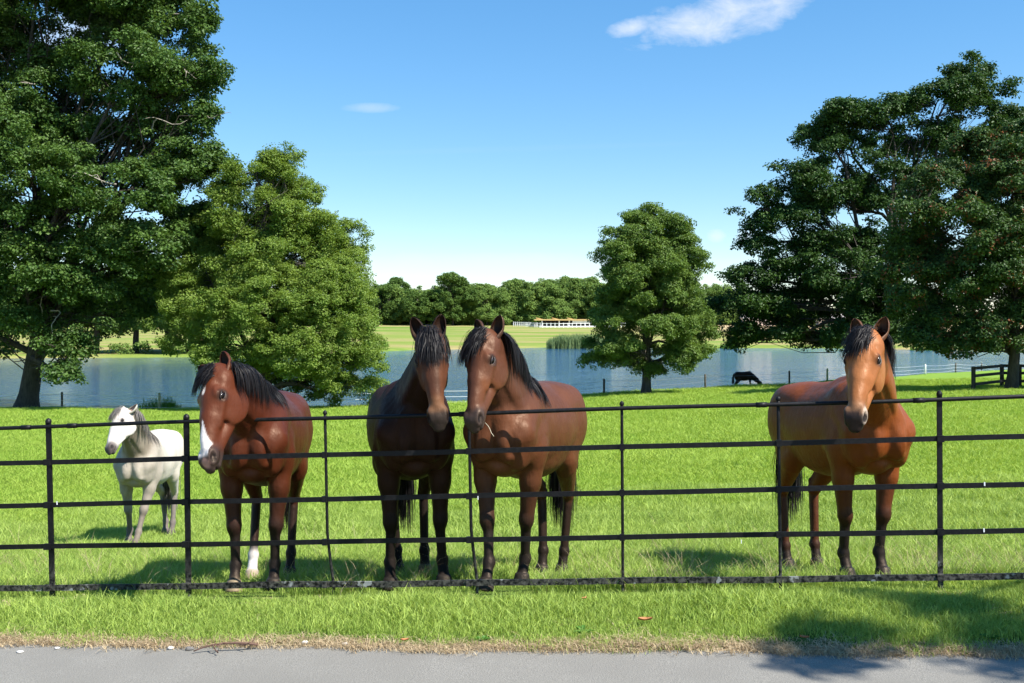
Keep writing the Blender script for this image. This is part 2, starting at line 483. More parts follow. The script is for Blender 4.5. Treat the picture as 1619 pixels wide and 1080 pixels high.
HOOVES = [(xd(a_, b_), b_) for a_, b_ in ((432, 7.15), (370, 7.10), (458, 8.15), (398, 7.95), (702, 7.15), (617, 7.05), (672, 8.2), (630, 8.25), (825, 7.08), (768, 6.86), (888, 8.1), (857, 8.05), (1396, 7.2), (1340, 7.25), (1292, 8.25), (1246, 8.2), (214, 10.85), (203, 11.35), (271, 12.05), (262, 12.25))]
X, D = field_pts(88000, 5.2, 15.5, q=.70, pad=1.8)
Dp = D + .107 * X
trod = np.ones(len(X))
for hx_, hd_ in HOOVES:                                  # trodden flat where the horses stand
    k_ = (np.abs(X - hx_ * D / hd_) < .13) & (D - hd_ > -.50) & (D - hd_ < .15)
    trod[k_] = .35
edge_n = 5.635 + .11 * vnoise(X, D, 2.4, 1) + .07 * vnoise(X, D, 7.1, 2)
keep = (Dp > edge_n) & (rng.uniform(0, 1, len(X)) < np.where(Dp < edge_n + .12, .45, 1.0))
bare = vnoise(X, D, 3.1, 8) > .66
keep &= ~(bare & (Dp < 6.5))
X, D, Dp, trod = X[keep], D[keep], Dp[keep], trod[keep]
P = np.stack([X, D, terrain(X, D)], -1)
sc = rng.uniform(.75, 1.25, len(X)) * np.interp(Dp, [5.7, 6.0, 6.35, 6.5, 6.7, 6.9, 8, 16], [.6, .85, .95, .45, .45, .9, 1.05, 1.5]) * trod * (1 + .35 * vnoise(X, D, 3.3, 7))
o = scatter('grass', G_short, 4, P, zrot(len(X)), sc)
tag(o, 'short bright green grass of the verge and the near meadow', 'grass', kind='stuff')
X, D = field_pts(19000, 6.6, 11.5, q=.70, power=1.4, pad=1.5)
Dp = D + .107 * X
dens = np.interp(Dp, [6.62, 6.72, 7.1, 8.3, 9.5, 11], [.0, .8, .55, .6, .4, .1]) * (.25 + .75 * (vnoise(X, D, 1.7, 6) > -.1)) 
keep = rng.uniform(0, 1, len(X)) < dens
for hx_, hd_ in HOOVES:
    dx_, dd_ = X - hx_, D - hd_
    keep &= ~((np.abs(X - hx_ * D / hd_) < .15) & (dd_ > -.62) & (dd_ < .12))
X, D = X[keep], D[keep]
P = np.stack([X, D, terrain(X, D)], -1)
o = scatter('long_grass', G_long, 3, P, zrot(len(X)), rng.uniform(.45, .95, len(X)))
tag(o, 'longer grass and seeding stems just behind the iron fence', 'grass', kind='stuff')
keep = rng.uniform(0, 1, len(X)) < .16
o = scatter('seed_stems', G_drylong, 3, P[keep], zrot(int(keep.sum())), rng.uniform(.5, 1.0, int(keep.sum())))
tag(o, 'pale dry grass stems standing in the long grass behind the fence', 'grass', kind='stuff')
X, D = field_pts(98000, 13.5, 76, q=.76)
keep = D < edge_near(X / D) + 1.0
X, D = X[keep], D[keep]
P = np.stack([X, D, terrain(X, D)], -1)
o = scatter('meadow_grass', G_far, 4, P, zrot(len(X)), rng.uniform(.7, 1.25, len(X)) * np.interp(D, [13, 20, 70], [.75, 1, 2.0]) * (1 + .35 * vnoise(X, D, .8, 7)))
tag(o, 'bright meadow grass running down to the lake bank', 'grass', kind='stuff')
n = 3100
X = rng.uniform(-6.4, 6.4, n); Dp = 5.60 + rng.normal(0, .03, n) + .04 * vnoise(X, X, 1.1, 4) + .05 * vnoise(X, X, 2.4, 1)
Dp = np.where(rng.uniform(0, 1, n) < .12, 5.6 + rng.uniform(0, .9, n), Dp)
D = Dp - .107 * X
o = scatter('verge_thatch', G_dry, 3, np.stack([X, D, np.maximum(terrain(X, D), .025 * X + .004)], -1), zrot(n), rng.uniform(.35, 1.0, n))
tag(o, 'straw coloured dead grass matted along the road edge', 'dead grass', kind='stuff')
# ---------------------------------------------------------------- trees
def bark(name, c1, c2, sc=6):
    m_, t, p = material(name)
    geo = t.n('ShaderNodeNewGeometry')
    mp = t.n('ShaderNodeMapping', {'Vector': geo.outputs['Position'], 'Scale': (sc, sc, sc * .25)})
    n_ = t.noise(mp.outputs[0], 1.0, 5, .7)
    t.set(p.inputs['Base Color'], t.mix(t.rng(n_, .35, .65), c1, c2)); p.inputs['Roughness'].default_value = .95
    bump(t, p, n_, .8, .05)
    return m_
m_bark = bark('oak_bark', (.026, .021, .016), (.070, .058, .046))
m_bark2 = bark('alder_bark', (.032, .028, .022), (.085, .072, .056))
m_oak = leafy_material('oak_leaf', (.030, .078, .015), (.115, .195, .040), .30, .5, .25)
m_oak_dark = leafy_material('dark_oak_leaf', (.018, .050, .011), (.056, .115, .020), .22, .5, .22)
m_red = leafy_material('red_tipped_leaf', (.024, .060, .014), (.070, .130, .026), .22, .5, .25, ((.20, .075, .03, 1), .865, .9))
m_alder = leafy_material('alder_leaf', (.095, .170, .022), (.230, .320, .060), .38, .5, .25)
m_maple = leafy_material('field_maple_leaf', (.070, .135, .022), (.165, .250, .050), .34, .5, .25)
m_wood = leafy_material('wood_leaf', (.050, .105, .022), (.130, .210, .040), .25, .6, .2, None, .05)
m_wood2 = leafy_material('bright_wood_leaf', (.085, .160, .034), (.215, .310, .070), .3, .6, .2, None, .05)

def leaf_cluster(n, R, size, flat, seed, droop=.25):
    """a spray of leaf blades, each a folded rhombus, facing mostly up and outwards"""
    r = np.random.default_rng(seed)
    vs = []; f3 = []
    for i in range(n):
        d = r.normal(0, 1, 3); d /= np.linalg.norm(d)
        rad = R * r.uniform(.25, 1) ** .6
        c = d * rad * np.array([1, 1, flat])
        nrm = np.array([d[0] * .6, d[1] * .6, .7 + .3 * d[2]]) + r.normal(0, .42, 3); nrm /= np.linalg.norm(nrm)
        a = r.normal(0, 1, 3) + d * .8; a -= nrm * a.dot(nrm); a /= np.linalg.norm(a)
        b = np.cross(nrm, a); L = size * r.uniform(.7, 1.3)
        k = len(vs)
        vs += [c - a * L * .5, c + b * L * .34 + nrm * L * .08 + a * L * .05, c + a * L * .5 - nrm * L * droop * .5, c - b * L * .34 + nrm * L * .08 + a * L * .05]
        f3 += [(k, k + 1, k + 2), (k, k + 2, k + 3)]
    return mesh_np('leaf_spray', vs, None, f3, smooth=False)
def leaf_group(name, mat, n, R, size, flat=.6, seed=0, k=4):
    return scatter_group(name, [source('leaf_src', leaf_cluster(n, R, size, flat, seed + j), mat) for j in range(k)])
GL_oak = leaf_group('oak_sprays', m_oak, 60, .62, .20, .55, 100)
GL_dark = leaf_group('dark_oak_sprays', m_oak_dark, 60, .62, .20, .55, 120)
GL_red = leaf_group('red_sprays', m_red, 70, .50, .15, .6, 140)
GL_alder = leaf_group('alder_sprays', m_alder, 90, .52, .125, .5, 160)
GL_maple = leaf_group('maple_sprays', m_maple, 75, .48, .14, .55, 180)
GL_wood = leaf_group('wood_sprays', m_wood, 40, 1.25, .55, .7, 200)
GL_wood2 = leaf_group('bright_wood_sprays', m_wood2, 40, 1.25, .55, .7, 220)

def tree_crown(lobes, nsub, ncl, subr, r, hollow=.35, low=-.5, squash=.62):
    """points for leaf sprays: every lobe carries rounded, flattened boughs on its shell.
    lobes: (centre xyz, radii xyz[, weight])"""
    P = []; subs = []
    for lb in lobes:
        c, R = np.asarray(lb[0], float), np.asarray(lb[1], float)
        wgt = lb[2] if len(lb) > 2 else 1.0
        ns = max(3, int(nsub * wgt * (R[0] * R[2]) / 9.0))
        k = 0
        while k < ns:
            d = r.normal(0, 1, 3); d /= np.linalg.norm(d)
            if d[2] < low and r.uniform() < .75: continue
            rr = r.uniform(hollow, 1.0) ** .5
            sr = subr * r.uniform(.65, 1.35)
            if r.uniform() < .2 and hollow > .3: rr = r.uniform(1.0, 1.22); sr = subr * r.uniform(.35, .6)
            sc = c + d * R * rr
            subs.append(sc); k += 1
            m = max(3, int(ncl * r.uniform(.6, 1.3) * (sr / subr) ** 2))
            dd = r.normal(0, 1, (m, 3)) + np.array([0, 0, .45]) + d * .35
            dd /= np.linalg.norm(dd, axis=1)[:, None]
            P.append(sc + dd * sr * r.uniform(.55, 1.0, (m, 1)) * np.array([1, 1, squash]))
    return np.concatenate(P), np.array(subs)

def bent(a, b, n, r, wob, sag=0.0):
    a, b = np.asarray(a, float), np.asarray(b, float)
    L = np.linalg.norm(b - a); pts = []
    o1, o2 = r.normal(0, wob, 3), r.normal(0, wob, 3)
    for i in range(n + 1):
        t = i / n
        pts.append(a + (b - a) * t + (o1 * math.sin(math.pi * t) + o2 * math.sin(2 * math.pi * t)) * L + np.array([0, 0, sag * L * math.sin(math.pi * t)]))
    return pts

def make_tree(name, label, cat, base, lean_top, trunk_r, lobes, G, nsub=16, ncl=16, subr=1.5, seed=0, mat=m_bark, hollow=.35, low=-.5,
              fork=.35, group=None, dead=0, sprayscale=1.0, squash=.62):
    r = np.random.default_rng(seed)
    base = np.asarray(base, float); top = np.asarray(lean_top, float)
    root = empty(name, tuple(base)); tag(root, label, cat, group)
    L = [(np.asarray(l[0]) - base, *l[1:]) for l in lobes]
    P, subs = tree_crown(L, nsub, ncl, subr, r, hollow, low, squash)
    rot = np.stack([r.normal(0, .25, len(P)), r.normal(0, .25, len(P)), r.uniform(0, 6.28, len(P))], -1)
    cr = scatter('crown', G, 4, P, rot, r.uniform(.7, 1.25, len(P)) * sprayscale, root)
    cr['kind'] = 'stuff'
    tv = top - base
    mb = MB()
    tp = bent((0, 0, -.4), tv, 9, r, .012)
    rad = [trunk_r * (1.5 if i == 0 else 1.22 if i == 1 else 1.0 - .55 * (i / 9)) for i in range(10)]
    fl = [tp[0], tp[0] + (tp[1] - tp[0]) * .35, tp[0] + (tp[1] - tp[0]) * .7] + tp[1:]
    rr = [trunk_r * 1.75, trunk_r * 1.35, trunk_r * 1.12] + [trunk_r * (1.05 - .6 * (i / 9)) for i in range(1, 10)]
    mb.tube(fl, rr, 12)
    mb.build('trunk', mat, root, True)
    bm_ = MB()
    for l in L:
        c, R = l[0], np.asarray(l[1])
        t0 = r.uniform(fork, .92)
        t0 = min(t0, max(fork, (c[2] - .5 * R[2]) / max(tv[2], .1)))
        a = np.asarray(tp[0]) + (tv - tp[0]) * t0
        lp = bent(a, c, 6, r, .05, .05)
        r0 = trunk_r * .42 * (1 - .4 * t0)
        bm_.tube(lp, [r0 * (1 - .7 * i / 6) for i in range(7)], 7)
        near = subs[np.argsort(np.linalg.norm((subs - c) / R, axis=1))[:14]]
        for s_ in near[::1]:
            k = int(r.integers(2, 7))
            bm_.tube(bent(lp[k], s_, 4, r, .07), [r0 * .28, r0 * .2, r0 * .14, r0 * .09, r0 * .05], 5, False)
    bm_.build('branches', mat, root, True)['kind'] = 'stuff'
    if dead:
        db = MB()
        for _ in range(dead):
            l = L[int(r.integers(0, len(L)))]
            a = l[0] + r.normal(0, .4, 3) * l[1] * .8 - np.array([0, l[1][1] * .8, 0])
            b = a + r.normal(0, 1, 3) * np.array([1.4, .5, .8])
            pts = bent(a, b, 6, r, .12)
            db.tube(pts, [.05, .045, .04, .03, .025, .02, .01], 5, False)
            db.tube(bent(pts[3], pts[3] + r.normal(0, .6, 3), 3, r, .1), [.025, .02, .015, .01], 4, False)
        db.build('dead_branches', bark_dead, root, True)['kind'] = 'stuff'
    return root
bark_dead = bark('dead_wood', (.22, .19, .15), (.42, .38, .32), 9)

def lobes_px(D, L, depth=1.0):
    """lobes given as photo column, row, half sizes in photo pixels and a depth offset in metres"""
    out = []
    for l in L:
        px, py, rx, ry = l[:4]; dd = l[4] if len(l) > 4 else 0.0; w = l[5] if len(l) > 5 else 1.0
        d = D + dd; s = d / FPX
        out.append((at(px, py, d), (rx * s, max(rx, ry) * s * depth, ry * s), w))
    return out
def foot(px, D):
    x = xd(px, D); return np.array([x, D, terrain1(x, D)])

# big left oak
D = 64.0
f = foot(40, D)
make_tree('oak_tree', 'huge dark oak leaning over the lake bank at the left picture edge', 'tree', f, at(95, 300, D + .5), .62,
    lobes_px(D, [(-60, 60, 110, 90, 1), (60, 30, 110, 80, 2), (170, 10, 100, 60, 0), (255, 45, 75, 70, 1), (285, 130, 52, 48, 0), (200, 110, 80, 55, -2), (90, 150, 80, 45, 2),
                 (-40, 200, 110, 70, -1), (40, 265, 80, 60, -4), (150, 240, 75, 55, 0), (250, 215, 50, 30, 1), (300, 285, 58, 50, -1), (205, 300, 70, 50, -3), (110, 345, 80, 55, -3), (310, 370, 45, 45, 2),
                 (10, 370, 80, 60, -3), (-90, 330, 90, 80, 0), (230, 385, 70, 45, -1), (150, 430, 75, 45, -2), (40, 450, 75, 40, -3), (-60, 470, 90, 50, 0), (215, 455, 55, 35, 1), (110, 495, 50, 22, -1), (10, 505, 60, 25, -2), (-60, 540, 60, 26, 0),
                 (95, 550, 22, 22, -3, 1.6), (80, 590, 28, 8, -3, 2.2), (330, 110, 18, 12, -1, 2), (320, 190, 22, 16, -1, 2), (275, 195, 26, 14, 0, 1.5), (180, 500, 50, 22, 1), (-80, -40, 120, 60), (80, -60, 140, 60), (230, -30, 90, 45), (-190, 250, 90, 150)], 1.0),
    GL_oak, nsub=32, ncl=16, subr=1.2, seed=3, dead=16, fork=.25)
# alder with boughs hanging into the water
D = 63.0
f = foot(425, D)
make_tree('alder_tree', 'broad light green alder hanging over the water behind the red bay horse', 'tree', f, at(408, 290, D), .38,
    lobes_px(D, [(405, 275, 50, 30, 0), (450, 290, 40, 35, 0), (400, 330, 62, 42, 0), (475, 350, 45, 40, 0), (540, 385, 34, 38, 2), (395, 400, 75, 45, 0), (490, 420, 60, 42, -1), (550, 445, 32, 42, 1),
                 (340, 445, 60, 40, 0), (420, 480, 80, 45, -2), (510, 500, 65, 45, -1), (560, 520, 28, 40, 0), (310, 500, 60, 35, 0), (370, 545, 75, 35, -2), (460, 560, 75, 35, -2), (540, 580, 52, 30, -1),
                 (300, 535, 45, 22, -1), (555, 612, 42, 20, 0), (480, 605, 50, 18, 1), (330, 585, 18, 20, -1), (330, 380, 30, 35, 2), (385, 590, 50, 20, 0), (440, 250, 26, 14, 0), (505, 385, 40, 36, 1), (560, 470, 30, 40, 1), (575, 560, 24, 36, 0), (520, 450, 50, 50, 0), (450, 380, 60, 40, 1), (350, 300, 24, 26, 2), (430, 430, 110, 120, 1, .5), (425, 330, 55, 60, 1, .7), (500, 470, 80, 90, 1, .5), (300, 480, 45, 60, 1, .8), (315, 420, 38, 36, 2)], 1.0),
    GL_alder, nsub=36, ncl=22, subr=.95, seed=5, mat=m_bark2, low=-.8, fork=.12, sprayscale=.95, squash=.85)
# round tree by the water
D = 66.0
f = foot(1021, 66.5)
make_tree('maple_tree', 'round light green tree standing alone on the bank in front of the lake', 'tree', f, at(1022, 400, D), .30,
    lobes_px(D, [(1020, 358, 38, 26), (1062, 368, 26, 24), (975, 385, 26, 22), (1015, 405, 60, 30), (1078, 420, 38, 30), (975, 430, 30, 26), (1020, 455, 68, 32, -1), (1085, 480, 36, 34), (975, 490, 32, 32),
                 (1030, 510, 72, 32, -1), (1095, 530, 34, 30), (970, 545, 36, 24), (1020, 560, 66, 24, -1), (1075, 565, 44, 20), (960, 568, 22, 12), (1110, 560, 20, 14), (1030, 588, 14, 12), (1020, 440, 66, 78, 0, .8), (1025, 520, 84, 60, 0, .7), (1022, 380, 42, 44, 0, .9), (1062, 405, 34, 36), (985, 470, 36, 50)], 1.0),
    GL_maple, nsub=38, ncl=22, subr=.80, seed=8, low=-.7, fork=.2, mat=m_bark2, sprayscale=.9)
# big right oak
D = 74.0
f = foot(1374, 71)
make_tree('oak_tree', 'tall spreading dark oak with open boughs behind the bright bay horse', 'tree', f, at(1440, 300, D), .52,
    lobes_px(D, [(1535, 130, 48, 34), (1480, 165, 55, 32), (1400, 180, 45, 32), (1345, 190, 45, 26), (1290, 215, 32, 22), (1440, 225, 60, 34), (1560, 190, 45, 35), (1340, 245, 55, 30), (1600, 230, 40, 35),
                 (1260, 290, 50, 28), (1200, 330, 34, 26), (1330, 315, 60, 32), (1410, 300, 60, 40), (1245, 355, 60, 28), (1195, 385, 26, 14), (1320, 390, 62, 34), (1250, 430, 62, 28), (1400, 400, 70, 48), (1190, 450, 45, 26),
                 (1170, 490, 50, 26), (1250, 490, 60, 34), (1340, 470, 60, 40), (1150, 525, 30, 16), (1220, 525, 55, 18), (1305, 520, 45, 20), (1420, 490, 70, 40), (1310, 545, 16, 14, 0, 1.8), (1270, 540, 16, 7, 0, 2), (1180, 540, 22, 8, 0, 1.5), (1390, 530, 60, 20, -5, 1.6), (1400, 470, 60, 40, -5), (1345, 440, 60, 40, -4), (1590, 290, 50, 50, 2)], 1.0),
    GL_dark, nsub=32, ncl=15, subr=1.1, seed=12, fork=.22, low=-.45)
# red tipped tree at the right edge
D = 55.0
f = foot(1597, D)
make_tree('copper_oak_tree', 'dense dark tree with reddish shoot tips, its trunk inside the wooden rails', 'tree', f, at(1605, 330, D), .30,
    lobes_px(D, [(1570, 235, 55, 30), (1640, 240, 60, 40), (1500, 290, 55, 34), (1580, 300, 70, 42, -1), (1450, 345, 36, 34), (1520, 370, 75, 45, -1), (1610, 380, 70, 50, -1), (1455, 420, 40, 40), (1520, 450, 75, 45, -1),
                 (1610, 460, 70, 45, -1), (1450, 490, 36, 32), (1500, 525, 60, 22), (1580, 525, 60, 26, -1), (1660, 500, 60, 60), (1460, 538, 30, 12), (1700, 330, 80, 90), (1700, 450, 80, 70), (1540, 548, 45, 8), (1625, 545, 40, 16), (1560, 400, 110, 120, 1, .5), (1600, 250, 60, 40, 1)], 1.0),
    GL_red, nsub=40, ncl=20, subr=.85, seed=21, fork=.12, low=-.6)
# roadside tree standing outside the frame whose shade falls on the verge
x0, y0 = 9.9, 5.3
def shade(sx, sy, h, rx, ry):
    k = h / math.tan(SUN_EL)
    return ((sx + math.sin(SUN_AZ) * k, sy + math.cos(SUN_AZ) * k, h), (rx, ry, .35), 1)
make_tree('roadside_tree', 'leaning roadside tree beside the right edge whose shade falls on the verge', 'tree', (x0, y0, 0.0), (8.9, 4.2, 6.6), .16,
    [shade(3.3, 5.75, 6.2, .95, .42), shade(2.5, 5.95, 6.6, .6, .22), shade(3.3, 5.22, 6.8, 1.0, .22), shade(2.15, 5.40, 6.1, .55, .10), shade(4.6, 5.4, 6.5, .9, .7)],
    GL_maple, nsub=150, ncl=9, subr=.26, seed=31, fork=.5, sprayscale=.42)

# trees on the far left bank
spec = [(150, 172, 535, 150, 62, 45, 'leafy tree with a pale split trunk on the far left bank, left of the group'),
        (214, 174, 540, 214, 48, 60, 'forked tree on the far left bank seen under the big oak'),
        (262, 180, 536, 262, 50, 62, 'straight dark trunked tree in the middle of the far left bank group'),
        (300, 173, 542, 300, 55, 60, 'low bushy tree on the far left bank beside the alder boughs'),
        (-20, 176, 545, -20, 90, 60, 'far bank tree at the left edge, seen behind the big oak trunk'),
        (345, 176, 540, 350, 60, 55, 'far bank tree half hidden behind the alder')]
for i, (px, D, pyb, pcx, rx, ry, lab) in enumerate(spec):
    x = xd(px, D); z = float(far_ground(np.array([x]), np.array([D]))[0]); b = np.array([x, D, z])
    make_tree('bank_tree', lab, 'tree', b, at(px + 4, 450, D), .55,
        lobes_px(D, [(pcx, 475, rx * .8, ry * .4), (pcx - rx * .5, 495, rx * .55, ry * .3), (pcx + rx * .5, 490, rx * .55, ry * .3), (pcx, 440, rx * .6, ry * .4), (pcx - rx * .2, 512, rx * .8, 13)], 1.0),
        GL_wood2 if i % 2 else GL_oak, nsub=13, ncl=13, subr=2.2, seed=50 + i, group='trees on the far left bank', fork=.35, sprayscale=1.0 if i % 2 else 2.0)
# bank bushes left
for i, (px, rx, ry, lab) in enumerate([(235, 70, 15, 'low green bushes along the water under the far left bank trees'), (310, 40, 14, 'bush overhanging the water next to the alder boughs'), (60, 60, 6, 'rough low growth on the brown far bank at the left'), (160, 46, 11, 'low dark scrub on the far left bank beside the split trunk'), (275, 30, 16, 'rounded shrub between two trunks of the far left bank trees')]):
    D = 171.5; x = xd(px, D)
    r = np.random.default_rng(70 + i)
    P, _ = tree_crown([(at(px, 556, D), (rx * D / FPX, 2.5, ry * D / FPX))], 10, 10, 1.2, r, .1, -.2)
    P -= np.array([x, D, WATER_Z])
    o = solid('bank_bush', [leaf_cluster(16, 1.0, .5, .7, 500 + j) for j in range(3)], P, .6, m_wood2)
    o.location = (x, D, WATER_Z)
    tag(o, lab, 'bush')

# the far wood: distinct trees first, the rest one mass
def far_tree(name, px, pyt, rx, D, G, seed, label, basey=514, group=None, dens=1.0):
    r = np.random.default_rng(seed)
    x = xd(px, D); z = float(far_ground(np.array([x]), np.array([D]))[0])
    s = D / FPX; H = CAMZ - (pyt - HY) * s - z
    c = np.array([x, D, z + H * .52])
    lobes = [(c, (rx * s, rx * s * .8, H * .46))]
    for k in range(5):
        a = r.uniform(0, 6.28); lobes.append((c + np.array([math.cos(a) * rx * s * .55, math.sin(a) * rx * s * .5, r.uniform(-.25, .32) * H]), (rx * s * .5, rx * s * .5, H * .2)))
    make_tree(name, label, 'tree', (x, D, z), (x, D, z + H * .7), .45, lobes, G, nsub=4.5 * dens, ncl=13, subr=2.0, seed=seed, group=group, fork=.3, low=-.7)
far_tree('wood_edge_tree', 716, 431, 34, 440, GL_wood, 90, 'tallest dark round tree of the far wood, above the head of the dark horse')
far_tree('wood_edge_tree', 626, 438, 24, 470, GL_wood, 91, 'thin crowned tree showing above the far wood left of the dark horse', dens=.6)
far_tree('wood_edge_tree', 600, 448, 26, 445, GL_wood, 92, 'dark tree of the far wood next to the alder')
far_tree('wood_edge_tree', 660, 455, 30, 438, GL_wood, 93, 'dark low tree in front of the far wood above the ears of the dark horse')
far_tree('wood_edge_tree', 770, 452, 28, 445, GL_wood2, 94, 'green tree of the far wood above the bay horse in the middle')
far_tree('field_tree', 1272, 492, 14, 400, GL_wood, 95, 'small lone tree in the field beyond the lake seen under the right oak', dens=2)
r = np.random.default_rng(99)
P = []; IDX = []
for px in np.concatenate([np.arange(-900, 380, 26), np.arange(380, 1420, 13), np.arange(1420, 2500, 26)]):
    for row in range(3 if 380 <= px < 1420 else 1):
        D = 455 + row * 22 + r.uniform(-6, 6)
        p_ = px + r.uniform(-6, 6); s = D / FPX; x = xd(p_, D)
        z = float(far_ground(np.array([x]), np.array([D]))[0])
        top = np.interp(p_, [-300, 100, 380, 560, 640, 760, 850, 940, 1150, 1300, 1420, 1800], [470, 488, 470, 456, 458, 450, 446, 446, 456, 490, 498, 480]) + r.uniform(-6, 9)
        H = CAMZ - (top - HY) * s - z
        rx = r.uniform(7, 18) * s
        c = np.array([x, D, z + H * .5])
        L = [(c, (rx, rx, H * .5)), (c - np.array([0, 4, H * .22]), (rx * 1.1, rx, H * .25))]
        q_, _ = tree_crown(L, 6.0, 14, 2.2, r, .55, -1.0)
        P.append(q_)
P = np.concatenate(P); P = P[P[:, 2] > -3]
o = scatter('far_wood', GL_wood2, 4, P, np.stack([r.uniform(-.3, .3, len(P)), r.uniform(-.3, .3, len(P)), r.uniform(0, 6, len(P))], -1), r.uniform(.8, 1.5, len(P)))
tag(o, 'long green wood closing the view beyond the far fields', 'wood', kind='stuff')
# ---------------------------------------------------------------- horses: one continuous skin grown from soft-joined muscle shapes
def nrm(v): v = np.asarray(v, float); return v / (np.linalg.norm(v) + 1e-12)
class Field:
    def __init__(self): self.p = []
    def seg(self, A, B, side, ra, rb, k=.04, c=None, sub=False, col=None):
        """tapered elliptical limb A-B. side: lateral direction; ra/rb = (half width, half height) at the ends"""
        A, B = np.asarray(A, float), np.asarray(B, float)
        ax = B - A; L = np.linalg.norm(ax); ax = ax / L
        s = np.asarray(side, float); s = nrm(s - ax * s.dot(ax)); u = np.cross(ax, s)
        self.p.append(dict(t='s', A=A, L=L, ax=ax, s=s, u=u, ra=ra, rb=rb, k=k, ca=(c if c else (ra[0] + ra[1]) / 2), cb=(c if c else (rb[0] + rb[1]) / 2),
                           sub=sub, col=col, lo=np.minimum(A, B) - max(ra[0], ra[1], rb[0], rb[1]), hi=np.maximum(A, B) + max(ra[0], ra[1], rb[0], rb[1])))
    def ell(self, c, r, axes=None, k=.04, sub=False, col=None):
        A = np.eye(3) if axes is None else np.stack([nrm(a) for a in axes])     # rows
        c = np.asarray(c, float)
        self.p.append(dict(t='e', c=c, r=np.asarray(r, float), R=A, k=k, sub=sub, col=col, lo=c - max(r), hi=c + max(r)))
    def chain(self, pts, sides, rad, n=22, k=.05, c=.05, col=None):
        """a smooth loft: one limb through many stations, no ridges where they join"""
        pts = np.asarray(pts, float); sides = np.asarray(sides, float); rad = np.asarray(rad, float)
        A = np.concatenate([pts, sides, rad], 1); m = len(A); out = []
        for u in np.linspace(0, m - 1.0001, n + 1):
            i = int(u); t = u - i
            p0, p1, p2, p3 = A[max(i - 1, 0)], A[i], A[min(i + 1, m - 1)], A[min(i + 2, m - 1)]
            out.append(.5 * (2 * p1 + (p2 - p0) * t + (2 * p0 - 5 * p1 + 4 * p2 - p3) * t * t + (3 * p1 - p0 - 3 * p2 + p3) * t ** 3))
        g = Field()
        for a, b in zip(out[:-1], out[1:]):
            g.seg(a[:3], b[:3], a[3:6], tuple(a[6:8]), tuple(b[6:8]), k=k, c=c)
        self.p.append(dict(t='c', g=g.p, k=k, sub=False, col=col, lo=np.min([q['lo'] for q in g.p], 0), hi=np.max([q['hi'] for q in g.p], 0)))
    def ev(self, p, X):
        if p['t'] == 'c':
            r = None
            for q in p['g']:
                d = self.ev(q, X); r = d if r is None else np.minimum(r, d)
            return r
        if p['t'] == 'e':
            d = X - p['c']
            q = d @ p['R'].T.astype(X.dtype)
            n = np.sqrt((q * q).sum(-1)) + 1e-6
            m = np.sqrt(((q / p['r'].astype(X.dtype)) ** 2).sum(-1)) + 1e-6
            return n * (1 - 1 / m)
        d = X - p['A']
        t = d @ p['ax']; tc = np.clip(t, 0, p['L']); e = t - tc; f = tc / p['L']
        a = d @ p['s']; b = d @ p['u']
        w = p['ra'][0] + (p['rb'][0] - p['ra'][0]) * f; h = p['ra'][1] + (p['rb'][1] - p['ra'][1]) * f
        c = np.where(e < 0, p['ca'], p['cb'])
        n = np.sqrt(a * a + b * b + e * e) + 1e-6
        m = np.sqrt((a / w) ** 2 + (b / h) ** 2 + (e / c) ** 2) + 1e-6
        return n * (1 - 1 / m)
    def grow(self, h):
        lo = np.min([p['lo'] for p in self.p if not p['sub']], 0) - .03; hi = np.max([p['hi'] for p in self.p if not p['sub']], 0) + .03
        n = np.ceil((hi - lo) / h).astype(int) + 1
        F = np.full(n, .12, np.float32)
        ax = [(lo[i] + h * np.arange(n[i])).astype(np.float32) for i in range(3)]
        for p in self.p:
            mg = p['k'] + .02
            i0 = np.maximum(((p['lo'] - mg - lo) / h).astype(int), 0); i1 = np.minimum(((p['hi'] + mg - lo) / h).astype(int) + 2, n)
            if np.any(i1 <= i0): continue
            sl = tuple(slice(a, b) for a, b in zip(i0, i1))
            if p['t'] == 'c':
                d = np.full(tuple(i1 - i0), .12, np.float32)
                for q in p['g']:
                    j0 = np.maximum(((q['lo'] - mg - lo) / h).astype(int), i0); j1 = np.minimum(((q['hi'] + mg - lo) / h).astype(int) + 2, i1)
                    if np.any(j1 <= j0): continue
                    X = np.stack(np.meshgrid(*[ax[i][j0[i]:j1[i]] for i in range(3)], indexing='ij'), -1)
                    ss = tuple(slice(a - o_, b - o_) for a, b, o_ in zip(j0, j1, i0))
                    d[ss] = np.minimum(d[ss], self.ev(q, X))
            else:
                X = np.stack(np.meshgrid(*[ax[i][sl[i]] for i in range(3)], indexing='ij'), -1)
                d = self.ev(p, X).astype(np.float32)
            cur = F[sl]; k = p['k']
            if p['sub']:
                d = -d; hh = np.maximum(k - np.abs(cur - d), 0) / k; F[sl] = np.maximum(cur, d) + hh * hh * k * .25
            else:
                hh = np.maximum(k - np.abs(cur - d), 0) / k; F[sl] = np.minimum(cur, d) - hh * hh * k * .25
        self.F, self.lo_, self.h = F, lo, h
        return F
    def sample(self, X):
        q = (X - self.lo_) / self.h
        n = np.array(self.F.shape) - 2
        i = np.clip(np.floor(q).astype(int), 0, n); f = np.clip(q - i, 0, 1)
        F = self.F; r = 0
        for a in (0, 1):
            for b in (0, 1):
                for c in (0, 1):
                    w = (f[:, 0] if a else 1 - f[:, 0]) * (f[:, 1] if b else 1 - f[:, 1]) * (f[:, 2] if c else 1 - f[:, 2])
                    r = r + w * F[i[:, 0] + a, i[:, 1] + b, i[:, 2] + c]
        return r
    def grad(self, X):
        e = self.h
        g = np.stack([self.sample(X + np.eye(3)[i] * e) - self.sample(X - np.eye(3)[i] * e) for i in range(3)], -1)
        return g / (np.linalg.norm(g, axis=1)[:, None] + 1e-9)
